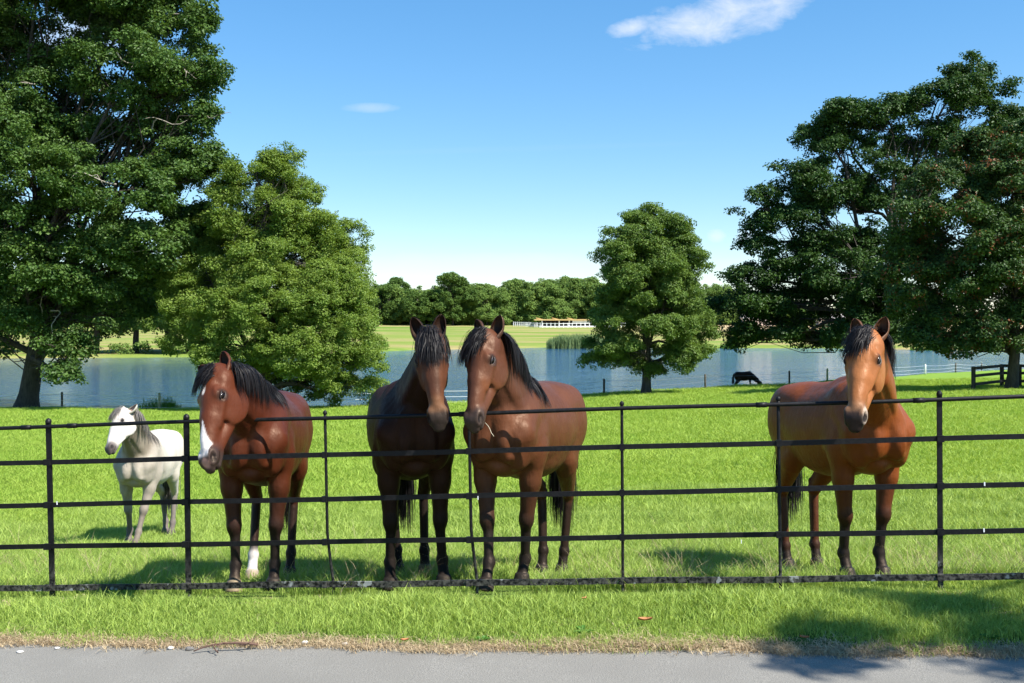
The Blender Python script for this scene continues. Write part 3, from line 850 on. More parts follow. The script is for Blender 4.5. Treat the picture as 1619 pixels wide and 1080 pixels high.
    def skin(self):
        """surface nets"""
        F = self.F; S = F < 0
        nx, ny, nz = F.shape
        c = S[:-1, :-1, :-1].astype(np.int8)
        tot = sum(S[a:nx - 1 + a, b:ny - 1 + b, d:nz - 1 + d].astype(np.int8) for a in (0, 1) for b in (0, 1) for d in (0, 1))
        act = (tot > 0) & (tot < 8)
        I = np.argwhere(act); vid = np.full(act.shape, -1, np.int32); vid[act] = np.arange(len(I))
        corners = [(a, b, d) for a in (0, 1) for b in (0, 1) for d in (0, 1)]
        val = {cc: F[I[:, 0] + cc[0], I[:, 1] + cc[1], I[:, 2] + cc[2]] for cc in corners}
        acc = np.zeros((len(I), 3)); cnt = np.zeros(len(I))
        for c0 in corners:
            for ax in range(3):
                if c0[ax] == 1: continue
                c1 = list(c0); c1[ax] = 1; c1 = tuple(c1)
                a, b = val[c0], val[c1]; m = (a < 0) != (b < 0)
                t = np.where(m, a / np.where(m, a - b, 1), 0)
                pt = np.tile(np.array(c0, float), (len(I), 1)); pt[:, ax] = t
                acc += pt * m[:, None]; cnt += m
        V_ = (I + acc / cnt[:, None]) * self.h + self.lo_
        Q = []
        for ax in range(3):
            sl0 = [slice(None)] * 3; sl1 = [slice(None)] * 3
            sl0[ax] = slice(0, -1); sl1[ax] = slice(1, None)
            A, B = S[tuple(sl0)], S[tuple(sl1)]
            E = np.argwhere(A != B)
            o1, o2 = [(1, 2), (2, 0), (0, 1)][ax]
            ok = (E[:, o1] > 0) & (E[:, o2] > 0) & (E[:, o1] < F.shape[o1] - 1) & (E[:, o2] < F.shape[o2] - 1)
            E = E[ok]; inside = A[E[:, 0], E[:, 1], E[:, 2]]
            def idx(a, b):
                J = E.copy(); J[:, o1] -= a; J[:, o2] -= b
                return vid[J[:, 0], J[:, 1], J[:, 2]]
            q = np.stack([idx(1, 1), idx(0, 1), idx(0, 0), idx(1, 0)], -1)
            q[~inside] = q[~inside][:, ::-1]
            Q.append(q)
        return V_, np.concatenate(Q)
    def colours(self, V_, default, sharp=.010):
        C = np.zeros((len(V_), 3)); Wt = np.zeros(len(V_)); best = np.full(len(V_), 9.0); D_ = []
        P = [p for p in self.p if not p['sub']]
        for p in P:
            d = self.ev(p, V_); D_.append(d); best = np.minimum(best, d)
        for p, d in zip(P, D_):
            w = np.exp(-(d - best) / sharp); c = p['col'] if p['col'] is not None else default
            C += w[:, None] * np.asarray(c); Wt += w
        return C / Wt[:, None]

def coat_material(name, rough=.46, spec=.28, sheen=.0):
    m_, t, p = material(name)
    at_ = t.n('ShaderNodeAttribute', attribute_name='coat')
    tcn = t.n('ShaderNodeTexCoord')
    mp = t.n('ShaderNodeMapping', {'Vector': tcn.outputs['Object'], 'Scale': (60, 60, 14)})
    n1 = t.noise(mp.outputs[0], 1.0, 4, .65); n2 = t.noise(tcn.outputs['Object'], 5, 4, .6)
    c = t.mix(t.rng(n2, .3, .75, 0, .6), at_.outputs['Color'], t.mix(1.0, at_.outputs['Color'], (.55, .50, .47), 'MULTIPLY'))
    c = t.mix(t.rng(n1, .35, .75, .0, .30), c, t.mix(1.0, c, (.6, .6, .6), 'MULTIPLY'))
    t.set(p.inputs['Base Color'], c)
    t.set(p.inputs['Roughness'], t.rng(n1, .3, .7, rough - .06, rough + .12))
    p.inputs['Specular IOR Level'].default_value = spec
    p.inputs['Specular Tint'].default_value = (1, .78, .6, 1) if 'grey' not in name else (1, 1, 1, 1)
    p.inputs['Sheen Weight'].default_value = sheen; p.inputs['Sheen Roughness'].default_value = .4
    bump(t, p, t.math('ADD', t.math('MULTIPLY', n1, .6), t.math('ADD', t.math('MULTIPLY', t.noise(tcn.outputs['Object'], 18, 3, .6), .8), t.math('MULTIPLY', t.noise(tcn.outputs['Object'], 6, 2, .5), 2.2))), .36, .012)
    return m_
def hair_material(name, c1, c2, rough=.5):
    m_, t, p = material(name)
    geo = t.n('ShaderNodeNewGeometry')
    t.set(p.inputs['Base Color'], t.mix(geo.outputs['Random Per Island'], c1, c2))
    p.inputs['Roughness'].default_value = rough; p.inputs['Specular IOR Level'].default_value = .18
    return m_
m_coat = coat_material('bay_coat'); m_coat_dark = coat_material('dark_coat', .5, .14); m_coat_grey = coat_material('grey_coat', .65, .2, .1)
m_hair = hair_material('black_hair', (.004, .004, .005), (.017, .014, .014)); m_hair_grey = hair_material('grey_hair', (.05, .045, .042), (.30, .27, .24), .6)
m_eye, t, p = material('horse_eye')
p.inputs['Base Color'].default_value = (.008, .005, .004, 1); p.inputs['Roughness'].default_value = .12; p.inputs['Specular IOR Level'].default_value = .3

def strands(F, roots, dirs, length, side, n=9, width=.0035, clear=.006, grav=.35, lay=None, sidepull=.25, pull_until=.5):
    """ribbons of hair that leave the crest, fall and rest on the skin"""
    N = len(roots); L = length / n
    P = [roots.copy()]; p = roots.copy(); d = dirs.copy()
    lay = np.zeros(N) if lay is None else lay
    for i in range(n):
        d = d + np.array([0, 0, -1.0]) * grav + side * sidepull * (1 if i / n < pull_until else 0)
        d /= np.linalg.norm(d, axis=1)[:, None]
        q = p + d * L[:, None]
        for _ in range(2):
            s = F.sample(q); need = clear + lay - s
            mpos = (need > 0) & (s < .1)
            q = q + F.grad(q) * np.where(mpos, need, 0)[:, None]
        d = q - p; d /= np.linalg.norm(d, axis=1)[:, None] + 1e-9
        p = q; P.append(p.copy())
    P = np.stack(P, 1)                        # N, n+1, 3
    T = np.gradient(P, axis=1); T /= np.linalg.norm(T, axis=2)[..., None] + 1e-9
    G = F.grad(P.reshape(-1, 3)).reshape(P.shape)
    Wd = np.cross(T, G); Wd /= np.linalg.norm(Wd, axis=2)[..., None] + 1e-9
    Wd = Wd + G * rng.normal(0, .5, (N, 1, 1)); Wd /= np.linalg.norm(Wd, axis=2)[..., None] + 1e-9
    prof = np.concatenate([np.full(n - 2, 1.0), [.75, .45, .1]])[None, :, None]
    A = P + Wd * prof * (width / 2); B = P - Wd * prof * (width / 2)
    V_ = np.stack([A, B], 2).reshape(N * (n + 1) * 2, 3)
    base = (np.arange(N)[:, None] * (n + 1) + np.arange(n)[None]).ravel() * 2
    Fq = np.stack([base, base + 1, base + 3, base + 2], -1)
    return V_, Fq

def add_ear(V_, Q, Cc, origin, up, front, side, L, w, col_out, col_in):
    """cupped pointed ear: an open shell with an outer and an inner skin"""
    up, front = nrm(up), np.asarray(front, float); front = nrm(front - up * front.dot(up)); side = nrm(np.cross(up, front))
    nr, ns = 12, 16; vs = []; cs = []
    prof_w = lambda t: w * (np.interp(t, [0, .12, .35, .6, .82, .94, 1], [.62, .84, 1.0, .97, .74, .42, .05]))
    for layer, off in ((0, 0.0), (1, .0055)):
        for i in range(nr):
            t_ = i / (nr - 1); R_ = prof_w(t_) - off * min(1, (1 - t_) * 6)
            R_ = max(R_, .001)
            op = np.interp(t_, [0, .15, .5, 1], [.25, .55, 1.15, .7])            # half opening angle
            for j in range(ns):
                a = op + (2 * math.pi - 2 * op) * j / (ns - 1)
                x = math.sin(a) * R_; y = math.cos(a) * R_ * .62
                c = np.asarray(origin) + up * (t_ * L) + side * x + front * (y - .25 * R_ - .012 * math.sin(t_ * 3.14))
                vs.append(c); cs.append(col_in if layer else col_out)
    f = []
    m = nr * ns
    for i in range(nr - 1):
        for j in range(ns - 1):
            a = i * ns + j
            f.append((a, a + 1, a + ns + 1, a + ns)); f.append((m + a + ns, m + a + ns + 1, m + a + 1, m + a))
        for j in (0, ns - 1):
            a = i * ns + j
            q = (a, a + ns, m + a + ns, m + a); f.append(q if j == 0 else q[::-1])
    for j in range(ns - 1):
        a = (nr - 1) * ns + j; f.append((a, a + 1, m + a + 1, m + a))
    k = len(V_)
    return np.concatenate([V_, vs]), np.concatenate([Q, np.array(f) + k]), np.concatenate([Cc, cs])

def make_horse(label, root_xy, heading, s, head, hooves, coat, voxel=.0095, hair=m_hair, coatmat=None, mane_side=1, neckbend=None, tail_dir=(0, 0), mane_n=900, marks=None,
               name='horse', cat='horse', group=None, earpose=None, pitch=0.0, mane_len=.26, tail_len=1.0, fat=1.0):
    """head = (poll xyz, muzzle xyz, face direction xyz); hooves = FL FR HL HR world xyz"""
    coat = {**dict(body=(.20, .06, .02), belly=None, leg=(.012, .009, .008), muzzle=(.02, .015, .014), face=None, neck=None), **coat}
    for kk in ('belly', 'face', 'neck'):
        if coat[kk] is None: coat[kk] = coat['body']
    hx, hy = nrm(heading)[:2]; yaw = math.atan2(hy, hx)
    rz = terrain1(root_xy[0], root_xy[1])
    root = empty(name, (root_xy[0], root_xy[1], rz), yaw)
    tag(root, label, cat, group)
    cy, sy = math.cos(-yaw), math.sin(-yaw)
    def loc(P):
        d = np.asarray(P, float) - np.array([root_xy[0], root_xy[1], rz])
        return np.array([cy * d[0] - sy * d[1], sy * d[0] + cy * d[1], d[2]])
    def locv(v): v = np.asarray(v, float); return np.array([cy * v[0] - sy * v[1], sy * v[0] + cy * v[1], v[2]])
    F = Field()
    B_, LEG = coat['body'], coat['leg']; Y = np.array([0, 1.0, 0])
    def T(x, y, z):                                  # torso point; the trunk follows the slope
        return np.array([x * s, y * s * fat, (z + x * pitch) * s])
    # ---- trunk
    st = [(.37, 1.07, .135, .18), (.22, 1.085, .20, .25), (.02, 1.11, .235, .315), (-.22, 1.075, .262, .335), (-.48, 1.065, .285, .335), (-.74, 1.11, .272, .295), (-.97, 1.15, .235, .25), (-1.09, 1.13, .15, .18)]
    F.chain([T(v[0], 0, v[1]) for v in st], [Y] * len(st), [(v[2] * s * fat, v[3] * s) for v in st], n=26, k=.05, c=.05 * s, col=B_)
    F.seg(T(.10, 0, 1.41), T(-.22, 0, 1.37), Y, (.05 * s, .08 * s), (.06 * s, .07 * s), k=.09, col=B_)
    F.seg(T(-.25, 0, 1.345), T(-.95, 0, 1.345), Y, (.08 * s, .055 * s), (.10 * s, .07 * s), k=.09, col=B_)
    for q in (1, -1):
        F.ell(T(-.80, q * .10, 1.28), (.26 * s, .15 * s, .125 * s), k=.09, col=B_)
        F.ell(T(-.93, q * .15, 1.14), (.22 * s, .125 * s, .25 * s), k=.07, col=B_)
        F.seg(T(-.02, q * .12, 1.29), T(.26, q * .175, 1.06), Y, (.065 * s, .10 * s), (.070 * s, .095 * s), k=.08, col=B_)      # shoulder blade
        F.seg(T(.28, q * .155, 1.03), T(.08, q * .180, .90), Y, (.068 * s, .085 * s), (.070 * s, .10 * s), k=.06, col=B_)        # upper arm
        F.ell(T(.04, q * .20, 1.00), (.15 * s, .06 * s, .13 * s), k=.05, col=B_)
        F.ell(T(.355, q * .080, .985), (.080 * s, .085 * s, .13 * s), k=.045, col=B_)                                         # breast
        F.ell(T(.25, q * .13, .90), (.085 * s, .075 * s, .10 * s), k=.06, col=B_)
    F.seg(T(.445, 0, 1.12), T(.42, 0, .88), Y, (.010 * s, .022 * s), (.012 * s, .022 * s), k=.05, sub=True)
    for q in (1, -1):
        F.seg(T(.43, q * .145, 1.18), T(.395, q * .135, .92), Y, (.010 * s, .012 * s), (.010 * s, .012 * s), k=.06, sub=True)
    F.ell(T(.10, 0, .84), (.22 * s, .12 * s, .09 * s), k=.06, col=coat['belly'])
    F.ell(T(-.45, 0, .86), (.45 * s, .20 * s, .13 * s), k=.08, col=coat['belly'])
    # ---- legs
    hv = [loc(h) for h in hooves]
    def posed(j, hoof, rest, wgts):
        off = hoof - rest * s
        return [p_ * s + off * w_ for p_, w_ in zip(j, wgts)]
    hoof_col = coat.get('hoof', (.03, .026, .022))
    for i in range(4):
        q = 1 if i in (0, 2) else -1
        lc = coat.get('socks', {}).get(i, None)
        cl, ch = (lc if lc else LEG), (coat.get('hoofs', {}).get(i, hoof_col))
        mid = tuple(.5 * a_ + .5 * b_ for a_, b_ in zip(LEG, B_))
        if i < 2:
            rest = np.array([.165, q * .145, 0.0])
            J = [np.array(v) for v in ((.06, q * .175, .93), (.085, q * .165, .72), (.105, q * .15, .455), (.10, q * .145, .40), (.10, q * .145, .17), (.15, q * .145, .07), (.165, q * .145, .0))]
            J = posed(J, hv[i], rest, (0.0, .22, .52, .58, .90, .97, 1.0))
            J[0][2] += .06 * pitch * s
            E, M, K, C, Fe, Pa, Ho = J
            F.seg(E, M, Y, (.090 * s, .110 * s), (.071 * s, .080 * s), k=.05, col=B_)
            F.seg(M, K, Y, (.068 * s, .076 * s), (.046 * s, .048 * s), k=.03, col=mid)
            F.ell(M + np.array([.03, q * .012, .05]) * s, (.05 * s, .05 * s, .12 * s), k=.04, col=B_)
            F.ell(K + np.array([.008, 0, 0]), (.048 * s, .0465 * s, .064 * s), k=.03, col=LEG)
            F.seg(C, Fe, Y, (.036 * s, .040 * s), (.031 * s, .036 * s), k=.03, col=LEG)
            F.seg(C + np.array([-.022, 0, -.02]) * s, Fe + np.array([-.022, 0, .02]) * s, Y, (.018 * s, .017 * s), (.018 * s, .018 * s), k=.012, col=LEG)
        else:
            rest = np.array([-1.0, q * .15, 0.0])
            J = [np.array(v) for v in ((-.90, q * .15, 1.10), (-.73, q * .185, .86), (-.80, q * .18, .80), (-1.065, q * .15, .55), (-1.07, q * .15, .49), (-1.045, q * .15, .17), (-1.01, q * .15, .07), (-1.0, q * .15, .0))]
            J = posed(J, hv[i], rest, (0.0, .12, .2, .55, .62, .92, .97, 1.0))
            for jj in (0, 1, 2): J[jj][2] += J[jj][0] * pitch * (1, .8, .6)[jj]
            Hp, St, G_, Hk, C, Fe, Pa, Ho = J
            F.seg(Hp, St, Y, (.12 * s, .22 * s), (.085 * s, .12 * s), k=.06, col=B_)
            F.seg(T(-1.06, q * .13, 1.16), T(-1.0, q * .14, .84), Y, (.075 * s, .09 * s), (.055 * s, .08 * s), k=.06, col=B_)
            F.seg(G_, Hk, Y, (.082 * s, .122 * s), (.043 * s, .054 * s), k=.05, col=B_)
            F.ell(Hk, (.055 * s, .042 * s, .060 * s), k=.025, col=mid)
            F.seg(Hk + np.array([-.015, 0, -.03]) * s, Hk + np.array([-.055, 0, .055]) * s, Y, (.022 * s, .026 * s), (.018 * s, .022 * s), k=.02, col=mid)
            F.seg(Hk + np.array([-.055, 0, .055]) * s, G_ + np.array([-.16, 0, -.0]) * s, Y, (.014 * s, .016 * s), (.02 * s, .03 * s), k=.03, col=B_)
            F.seg(C, Fe, Y, (.036 * s, .046 * s), (.032 * s, .038 * s), k=.02, col=tuple((1 - coat.get('hindbrown', .1)) * a_ + coat.get('hindbrown', .1) * b_ for a_, b_ in zip(LEG, B_)))
        F.ell(Fe + np.array([-.006, 0, 0]) * s, (.046 * s, .041 * s, .042 * s), k=.02, col=cl)
        F.seg(Fe, Pa, Y, (.033 * s, .033 * s), (.040 * s, .036 * s), k=.02, col=cl)
        F.seg(Pa + np.array([.006, 0, 0]) * s, Ho + np.array([.012, 0, .0]) * s, Y, (.050 * s, .048 * s), (.062 * s, .064 * s), k=.006, c=.012, col=ch)
    # ---- head
    poll, muz, fd = loc(head[0]), loc(head[1]), locv(head[2])
    a = nrm(muz - poll); hs = np.linalg.norm(muz - poll) / .60
    f = nrm(fd - a * fd.dot(a)); w = nrm(np.cross(f, a))           # w: the horse's left
    if w.dot(np.cross(np.array([0, 0, 1.0]), f)) < 0 and abs(a[2]) > .3: w = w
    def H(u, v, ww): return poll + hs * (u * a + v * f + ww * w)
    FC, MZ = coat['face'], coat['muzzle']
    fm = tuple(.45 * x_ + .55 * y_ for x_, y_ in zip(FC, MZ))
    F.seg(H(.015, -.045, 0), H(.17, -.025, 0), w, (.070 * hs, .082 * hs), (.094 * hs, .080 * hs), k=.02, col=FC)
    F.seg(H(.17, -.025, 0), H(.30, -.012, 0), w, (.092 * hs, .078 * hs), (.064 * hs, .066 * hs), k=.02, col=FC)
    F.seg(H(.30, -.010, 0), H(.47, -.002, 0), w, (.062 * hs, .064 * hs), (.043 * hs, .047 * hs), k=.02, col=FC)
    F.seg(H(.12, .022, 0), H(.44, .022, 0), w, (.050 * hs, .026 * hs), (.026 * hs, .022 * hs), k=.025, col=FC)        # nasal bones
    for q in (1, -1):
        F.ell(H(.185, -.115, q * .060), (.130 * hs, .112 * hs, .030 * hs), (a, f, w), k=.04, col=FC)                    # jowl
        F.seg(H(.25, -.150, q * .035), H(.47, -.060, q * .020), w, (.020 * hs, .035 * hs), (.020 * hs, .030 * hs), k=.04, col=FC)
        F.ell(H(.148, .014, q * .074), (.046 * hs, .026 * hs, .024 * hs), (nrm(a - .25 * f), f, w), k=.018, col=FC)        # brow over the eye
        F.seg(H(.205, -.022, q * .088), H(.35, -.030, q * .052), w, (.012 * hs, .013 * hs), (.008 * hs, .010 * hs), k=.028, col=FC)   # facial crest
        F.ell(H(.535, .000, q * .042), (.052 * hs, .036 * hs, .024 * hs), (nrm(a + .25 * f), f, w), k=.022, col=MZ)      # nostril wing
        F.ell(H(.176, -.010, q * .099), (.027 * hs, .019 * hs, .016 * hs), (a, f, w), k=.006, sub=True)
        F.ell(H(.550, .006, q * .062), (.032 * hs, .016 * hs, .024 * hs), (nrm(a + .45 * f), nrm(f + .3 * w * q), w), k=.008, sub=True)
        F.ell(H(.06, -.06, q * .060), (.07 * hs, .06 * hs, .035 * hs), (a, f, w), k=.03, col=FC)
        F.ell(H(.105, .022, q * .088), (.04 * hs, .022 * hs, .018 * hs), (a, f, w), k=.03, sub=True)                      # hollow above the eye
    F.ell(H(.515, -.020, 0), (.070 * hs, .052 * hs, .047 * hs), (a, f, w), k=.03, col=MZ)
    F.seg(H(.56, .006, 0), H(.60, -.020, 0), w, (.046 * hs, .026 * hs), (.038 * hs, .020 * hs), k=.02, col=MZ)             # upper lip
    F.seg(H(.50, -.070, 0), H(.57, -.062, 0), w, (.036 * hs, .026 * hs), (.032 * hs, .022 * hs), k=.012, col=MZ)           # chin
    F.seg(H(.60, -.048, -.05), H(.53, -.050, -.06), w, (.003, .003), (.003, .003), k=.008, sub=True)
    # ---- neck
    N0 = T(.08, 0, 1.16); N3 = H(.07, -.115, 0)
    d3 = nrm(N3 - N0)
    pull = np.asarray(neckbend if neckbend is not None else (0, 0, 0), float)
    N1 = N0 + (N3 - N0) * .38 + np.array([-.03, 0, -.02]) * s + pull * .8; N2 = N0 + (N3 - N0) * .74 + pull * .6 + np.array([0, 0, .02]) * s
    nodes = []
    for k in range(8):
        t_ = k / 7; b0, b1, b2, b3 = (1 - t_) ** 3, 3 * t_ * (1 - t_) ** 2, 3 * t_ * t_ * (1 - t_), t_ ** 3
        nodes.append(b0 * N0 + b1 * N1 + b2 * N2 + b3 * N3)
    hwid = np.interp(np.arange(8) / 7, [0, .3, .6, .85, 1], [.200, .152, .105, .082, .072]) * s
    hhei = np.interp(np.arange(8) / 7, [0, .3, .6, .85, 1], [.255, .210, .175, .150, .128]) * s
    back0 = np.array([-.35, 0, .94]); back1 = nrm(-a * .75 - f * .55)
    dors = []
    for k in range(8):
        t_ = k / 7; tan = nrm(nodes[min(k + 1, 7)] - nodes[max(k - 1, 0)])
        dv = nrm(back0 * (1 - t_ ** 1.5) + back1 * t_ ** 1.5); dv = nrm(dv - tan * dv.dot(tan)); dors.append((dv, tan))
    sds = [np.cross(d_[0], d_[1]) for d_ in dors]
    F.chain(nodes, sds, list(zip(hwid, hhei)), n=20, k=.05, c=.04 * s, col=coat['neck'])
    F.chain([nodes[k] + dors[k][0] * hhei[k] * .86 for k in range(8)], sds, [(.036 * s, .035 * s)] * 8, n=18, k=.05, c=.03 * s, col=coat['neck'])
    F.chain([nodes[k] - dors[k][0] * hhei[k] * .84 for k in range(1, 7)], sds[1:7], [(.042 * s, .035 * s)] * 6, n=14, k=.03, c=.03 * s, col=coat['neck'])
    for q in (1, -1):
        F.chain([nodes[k] - dors[k][0] * hhei[k] * .42 - sds[k] * q * hwid[k] * .76 for k in range(1, 6)], sds[1:6], [(.022 * s, .05 * s)] * 5, n=12, k=.03, c=.03 * s, col=coat['neck'])
    F.seg(nodes[6], H(.03, -.07, 0), np.cross(dors[6][0], dors[6][1]), (.072 * s, .11 * s), (.062 * hs, .075 * hs), k=.04, col=coat['neck'])
    # dock of the tail
    t0 = T(-1.10, 0, 1.27)
    td = np.array([tail_dir[0], tail_dir[1], 0])
    t1 = t0 + np.array([-.09, 0, -.05]) * s; t2 = t1 + (np.array([-.03, 0, -.24]) + td * .3) * s
    F.seg(t0, t1, Y, (.05 * s, .05 * s), (.04 * s, .04 * s), k=.03, col=B_); F.seg(t1, t2, Y, (.038 * s, .04 * s), (.025 * s, .025 * s), k=.02, col=LEG)
    F.grow(voxel * s ** .5)
    V_, Q = F.skin()
    C_ = F.colours(V_, B_, .012)
    # markings: computed in head and leg space
    hd = V_ - poll; hu, hvv, hw = (hd @ a) / hs, (hd @ f) / hs, (hd @ w) / hs
    def blend(mask, col):
        C_[:] = C_ * (1 - mask[:, None]) + np.asarray(col)[None] * mask[:, None]
    sm = lambda x, a_, b_: np.clip((x - a_) / (b_ - a_), 0, 1) ** 2 * (3 - 2 * np.clip((x - a_) / (b_ - a_), 0, 1))
    ishead = (hu > -.02) & (hu < .66) & (np.abs(hw) < .13) & (hvv > -.30) & (hvv < .12)
    nz1 = vnoise(V_[:, 0] * 30, V_[:, 2] * 30 + V_[:, 1] * 25, 1.0, 3)
    # dark around eyes, smoky nose
    for q in (1, -1):
        de = np.linalg.norm(hd / hs - (.176 * a - .010 * f + q * .090 * w)[None], axis=1)
        blend(ishead * (1 - sm(de, .028, .052)) * coat.get('eyedark', .8), coat.get('eyecol', (.018, .012, .010)))
    if marks: marks(dict(V=V_, hu=hu, hv=hvv, hw=hw, head=ishead, blend=blend, sm=sm, nz=nz1, C=C_, s=s, hv_legs=hv))
    for q in (1, -1):
        dn = np.sqrt(((hu - .548) / 1.35) ** 2 + (hvv - .004) ** 2 + (hw - q * .056) ** 2)
        blend(ishead * (1 - sm(dn, .016, .024)), (.008, .005, .005))
    mouth = ishead * (1 - sm(np.abs(hvv + .050 + .12 * (hu - .56)), .003, .007)) * (hu > .50)
    blend(mouth * .8, (.010, .007, .007))
    eo = earpose or {}
    for q in (1, -1):
        up, fr = eo.get(q, (nrm(-a * 1.0 + q * w * .22 - f * .05), nrm(f + q * w * .30)))
        if q in eo: up = nrm(-a * up[0] + w * up[1] + f * up[2]); fr = nrm(-a * fr[0] + w * fr[1] + f * fr[2])
        V_, Q, C_ = add_ear(V_, Q, C_, H(.028, -.035, q * .054), up, fr, None, .175 * hs, .046 * hs, coat.get('ear', tuple(x_ * .7 for x_ in FC)), coat.get('earin', tuple(x_ * .16 for x_ in FC)))
    me = mesh_np('body', V_, Q)
    ca = me.color_attributes.new('coat', 'FLOAT_COLOR', 'POINT')
    ca.data.foreach_set('color', np.concatenate([np.clip(C_, 0, 1), np.ones((len(C_), 1))], 1).astype(np.float32).ravel())
    link('body', me, root, coatmat or m_coat)
    # eyes with an upper lid line
    for q in (1, -1):
        mb = MB(); c = H(.176, -.009, q * .0795); R_ = .0235 * hs
        vs = []; fs = []; n_, m2 = 16, 10
        for i in range(m2 + 1):
            th = math.pi * i / m2
            for j in range(n_):
                ph = 2 * math.pi * j / n_; vs.append(c + R_ * np.array([math.sin(th) * math.cos(ph), math.sin(th) * math.sin(ph), math.cos(th)]))
        for i in range(m2):
            for j in range(n_): fs.append((i * n_ + j, (i + 1) * n_ + j, (i + 1) * n_ + (j + 1) % n_, i * n_ + (j + 1) % n_))
        mb.add(vs, fs); mb.build('eye', m_eye, root, True)
        lid = MB()
        for sgn, sp_, rr in ((1, .0165, .0050), (-1, .015, .0035)):
            pts = []
            for k in range(9):
                tt = -1 + 2 * k / 8
                pts.append(H(.176 + tt * .030, -.010 + sgn * sp_ * math.sqrt(max(0, 1 - tt * tt * .98)) + tt * .004, q * (.0985 - .009 * tt * tt)))
            lid.tube(pts, [rr * hs * v_ for v_ in (.4, .8, 1, 1, 1, 1, 1, .8, .4)], 6)
        lid.build('eyelid', coatlid if coatmat is None else m_coat_lid_grey, root, True)
    # ---- mane
    roots = []; dirs = []; lens = []; sides = []
    crest = [nodes[k] + dors[k][0] * (hhei[k] * .86 + .030 * s) for k in range(8)] + [H(-.015, -.08, 0)]
    crest = crest[1:] if True else crest
    cd = [dors[k][0] for k in range(1, 8)] + [nrm(-a)]
    cs_ = [nrm(np.cross(dors[k][1], dors[k][0])) for k in range(1, 8)] + [w]
    cs_ = [v_ * (1 if v_.dot(w if k_ > 4 else np.array([0, 1.0, 0])) > 0 else -1) for k_, v_ in enumerate(cs_)]
    cr = np.array(crest); cdv = np.array(cd); csv = np.array(cs_)
    u_ = rng.uniform(0, 1, mane_n) * (len(cr) - 1.001); i_ = u_.astype(int); fr_ = (u_ - i_)[:, None]
    rt = cr[i_] * (1 - fr_) + cr[i_ + 1] * fr_; dv = cdv[i_] * (1 - fr_) + cdv[i_ + 1] * fr_; sv = csv[i_] * (1 - fr_) + csv[i_ + 1] * fr_
    sv = sv * mane_side
    rt = rt + sv * rng.uniform(-.012, .02, (mane_n, 1)) + rng.normal(0, .003, (mane_n, 3))
    kp = rng.uniform(0, 1, mane_n) < np.clip(.78 + .5 * np.sin(u_ * 7.0 + 1) + .25 * np.sin(u_ * 19.0), .15, 1)
    tuft = np.sin(u_ * 9.0) * .5 + np.sin(u_ * 23.0) * .5
    ln = mane_len * s * (1 + .22 * tuft + rng.uniform(-.25, .15, mane_n))
    dd = dv * .22 + sv * rng.uniform(.5, .9, (mane_n, 1)) + rng.normal(0, .10, (mane_n, 3)) + (cr[np.minimum(i_ + 1, len(cr) - 1)] - cr[i_]) * (-.8 * np.sin(u_ * 3.0))[:, None]
    dd /= np.linalg.norm(dd, axis=1)[:, None]
    V1, Q1 = strands(F, rt[kp], dd[kp], ln[kp], sv[kp], n=10, width=.0036, grav=.55, lay=rng.uniform(0, .014, int(kp.sum())), sidepull=.10, pull_until=.3)
    link('mane', mesh_np('mane', V1, Q1), root, hair)
    nf = int(mane_n * .70)
    rt = H(0, 0, 0)[None] + hs * (a[None] * rng.uniform(-.045, .055, (nf, 1)) + f[None] * rng.uniform(.015, .04, (nf, 1)) + w[None] * rng.normal(0, .026, (nf, 1)))
    sdv = w[None] * rng.normal(coat.get('forelock', 0.0), .13, (nf, 1))
    dd = a[None] * .35 + f[None] * .45 + sdv + rng.normal(0, .04, (nf, 3)); dd /= np.linalg.norm(dd, axis=1)[:, None]
    V1, Q1 = strands(F, rt, dd, rng.uniform(.12, .25, nf) * hs * coat.get('forelen', 1.0), sdv, n=10, width=.0027, grav=.30, lay=rng.uniform(0, .012, nf), sidepull=.18)
    link('forelock', mesh_np('forelock', V1, Q1), root, hair)
    # ---- tail
    nt = 620
    k_ = rng.uniform(0, 1, nt)[:, None]
    rt = (t1 + (t2 - t1) * k_) + rng.normal(0, .02, (nt, 3)) * s
    dd = np.array([-.25, 0, -.6])[None] + td[None] * .6 + rng.normal(0, .16, (nt, 3)); dd /= np.linalg.norm(dd, axis=1)[:, None]
    V1, Q1 = strands(F, rt, dd, (tail_len * s * rng.uniform(.6, 1.0, nt)) * (1 - .18 * k_[:, 0]), td[None] * np.ones((nt, 1)) * .3, n=10, width=.006, grav=.5, clear=.002, sidepull=.1)
    link('tail', mesh_np('tail', V1, Q1), root, hair)
    return root
m_lid, t, p = material('eyelid_skin'); p.inputs['Base Color'].default_value = (.022, .014, .011, 1); p.inputs['Roughness'].default_value = .5
coatlid = m_lid
m_coat_lid_grey = m_lid

def G3(px, D): x = xd(px, D); return (x, D, terrain1(x, D))
def face_dir(deg, up=.15): r_ = math.radians(deg); return (-math.sin(r_), -math.cos(r_), up)
def blaze_marks(c):
    hu, hw, sm, bl, hd, hv = c['hu'], c['hw'], c['sm'], c['blend'], c['head'], c['hv']
    W_ = (.80, .74, .70)
    top = (hv > -.02)
    bl(hd * (1 - sm(np.hypot((hu - .135) / 2.0, hw - .0), .011, .019)) * top, W_)
    half = np.interp(hu, [.31, .35, .43, .50, .54, .57], [.0, .005, .032, .050, .052, .045]) + .004 * c['nz']
    bl(hd * (1 - sm(np.abs(hw - .006), half - .004, half + .004)) * (hu > .315) * (1 - sm(hu, .515, .550)) * (hv > .0) * (1 - sm(np.abs(hw), .042, .048)), W_)
    bl(hd * (1 - sm(np.hypot(hu - .575, hw - .012), .018, .035)) * (hv > -.02) * .7, (.60, .34, .27))
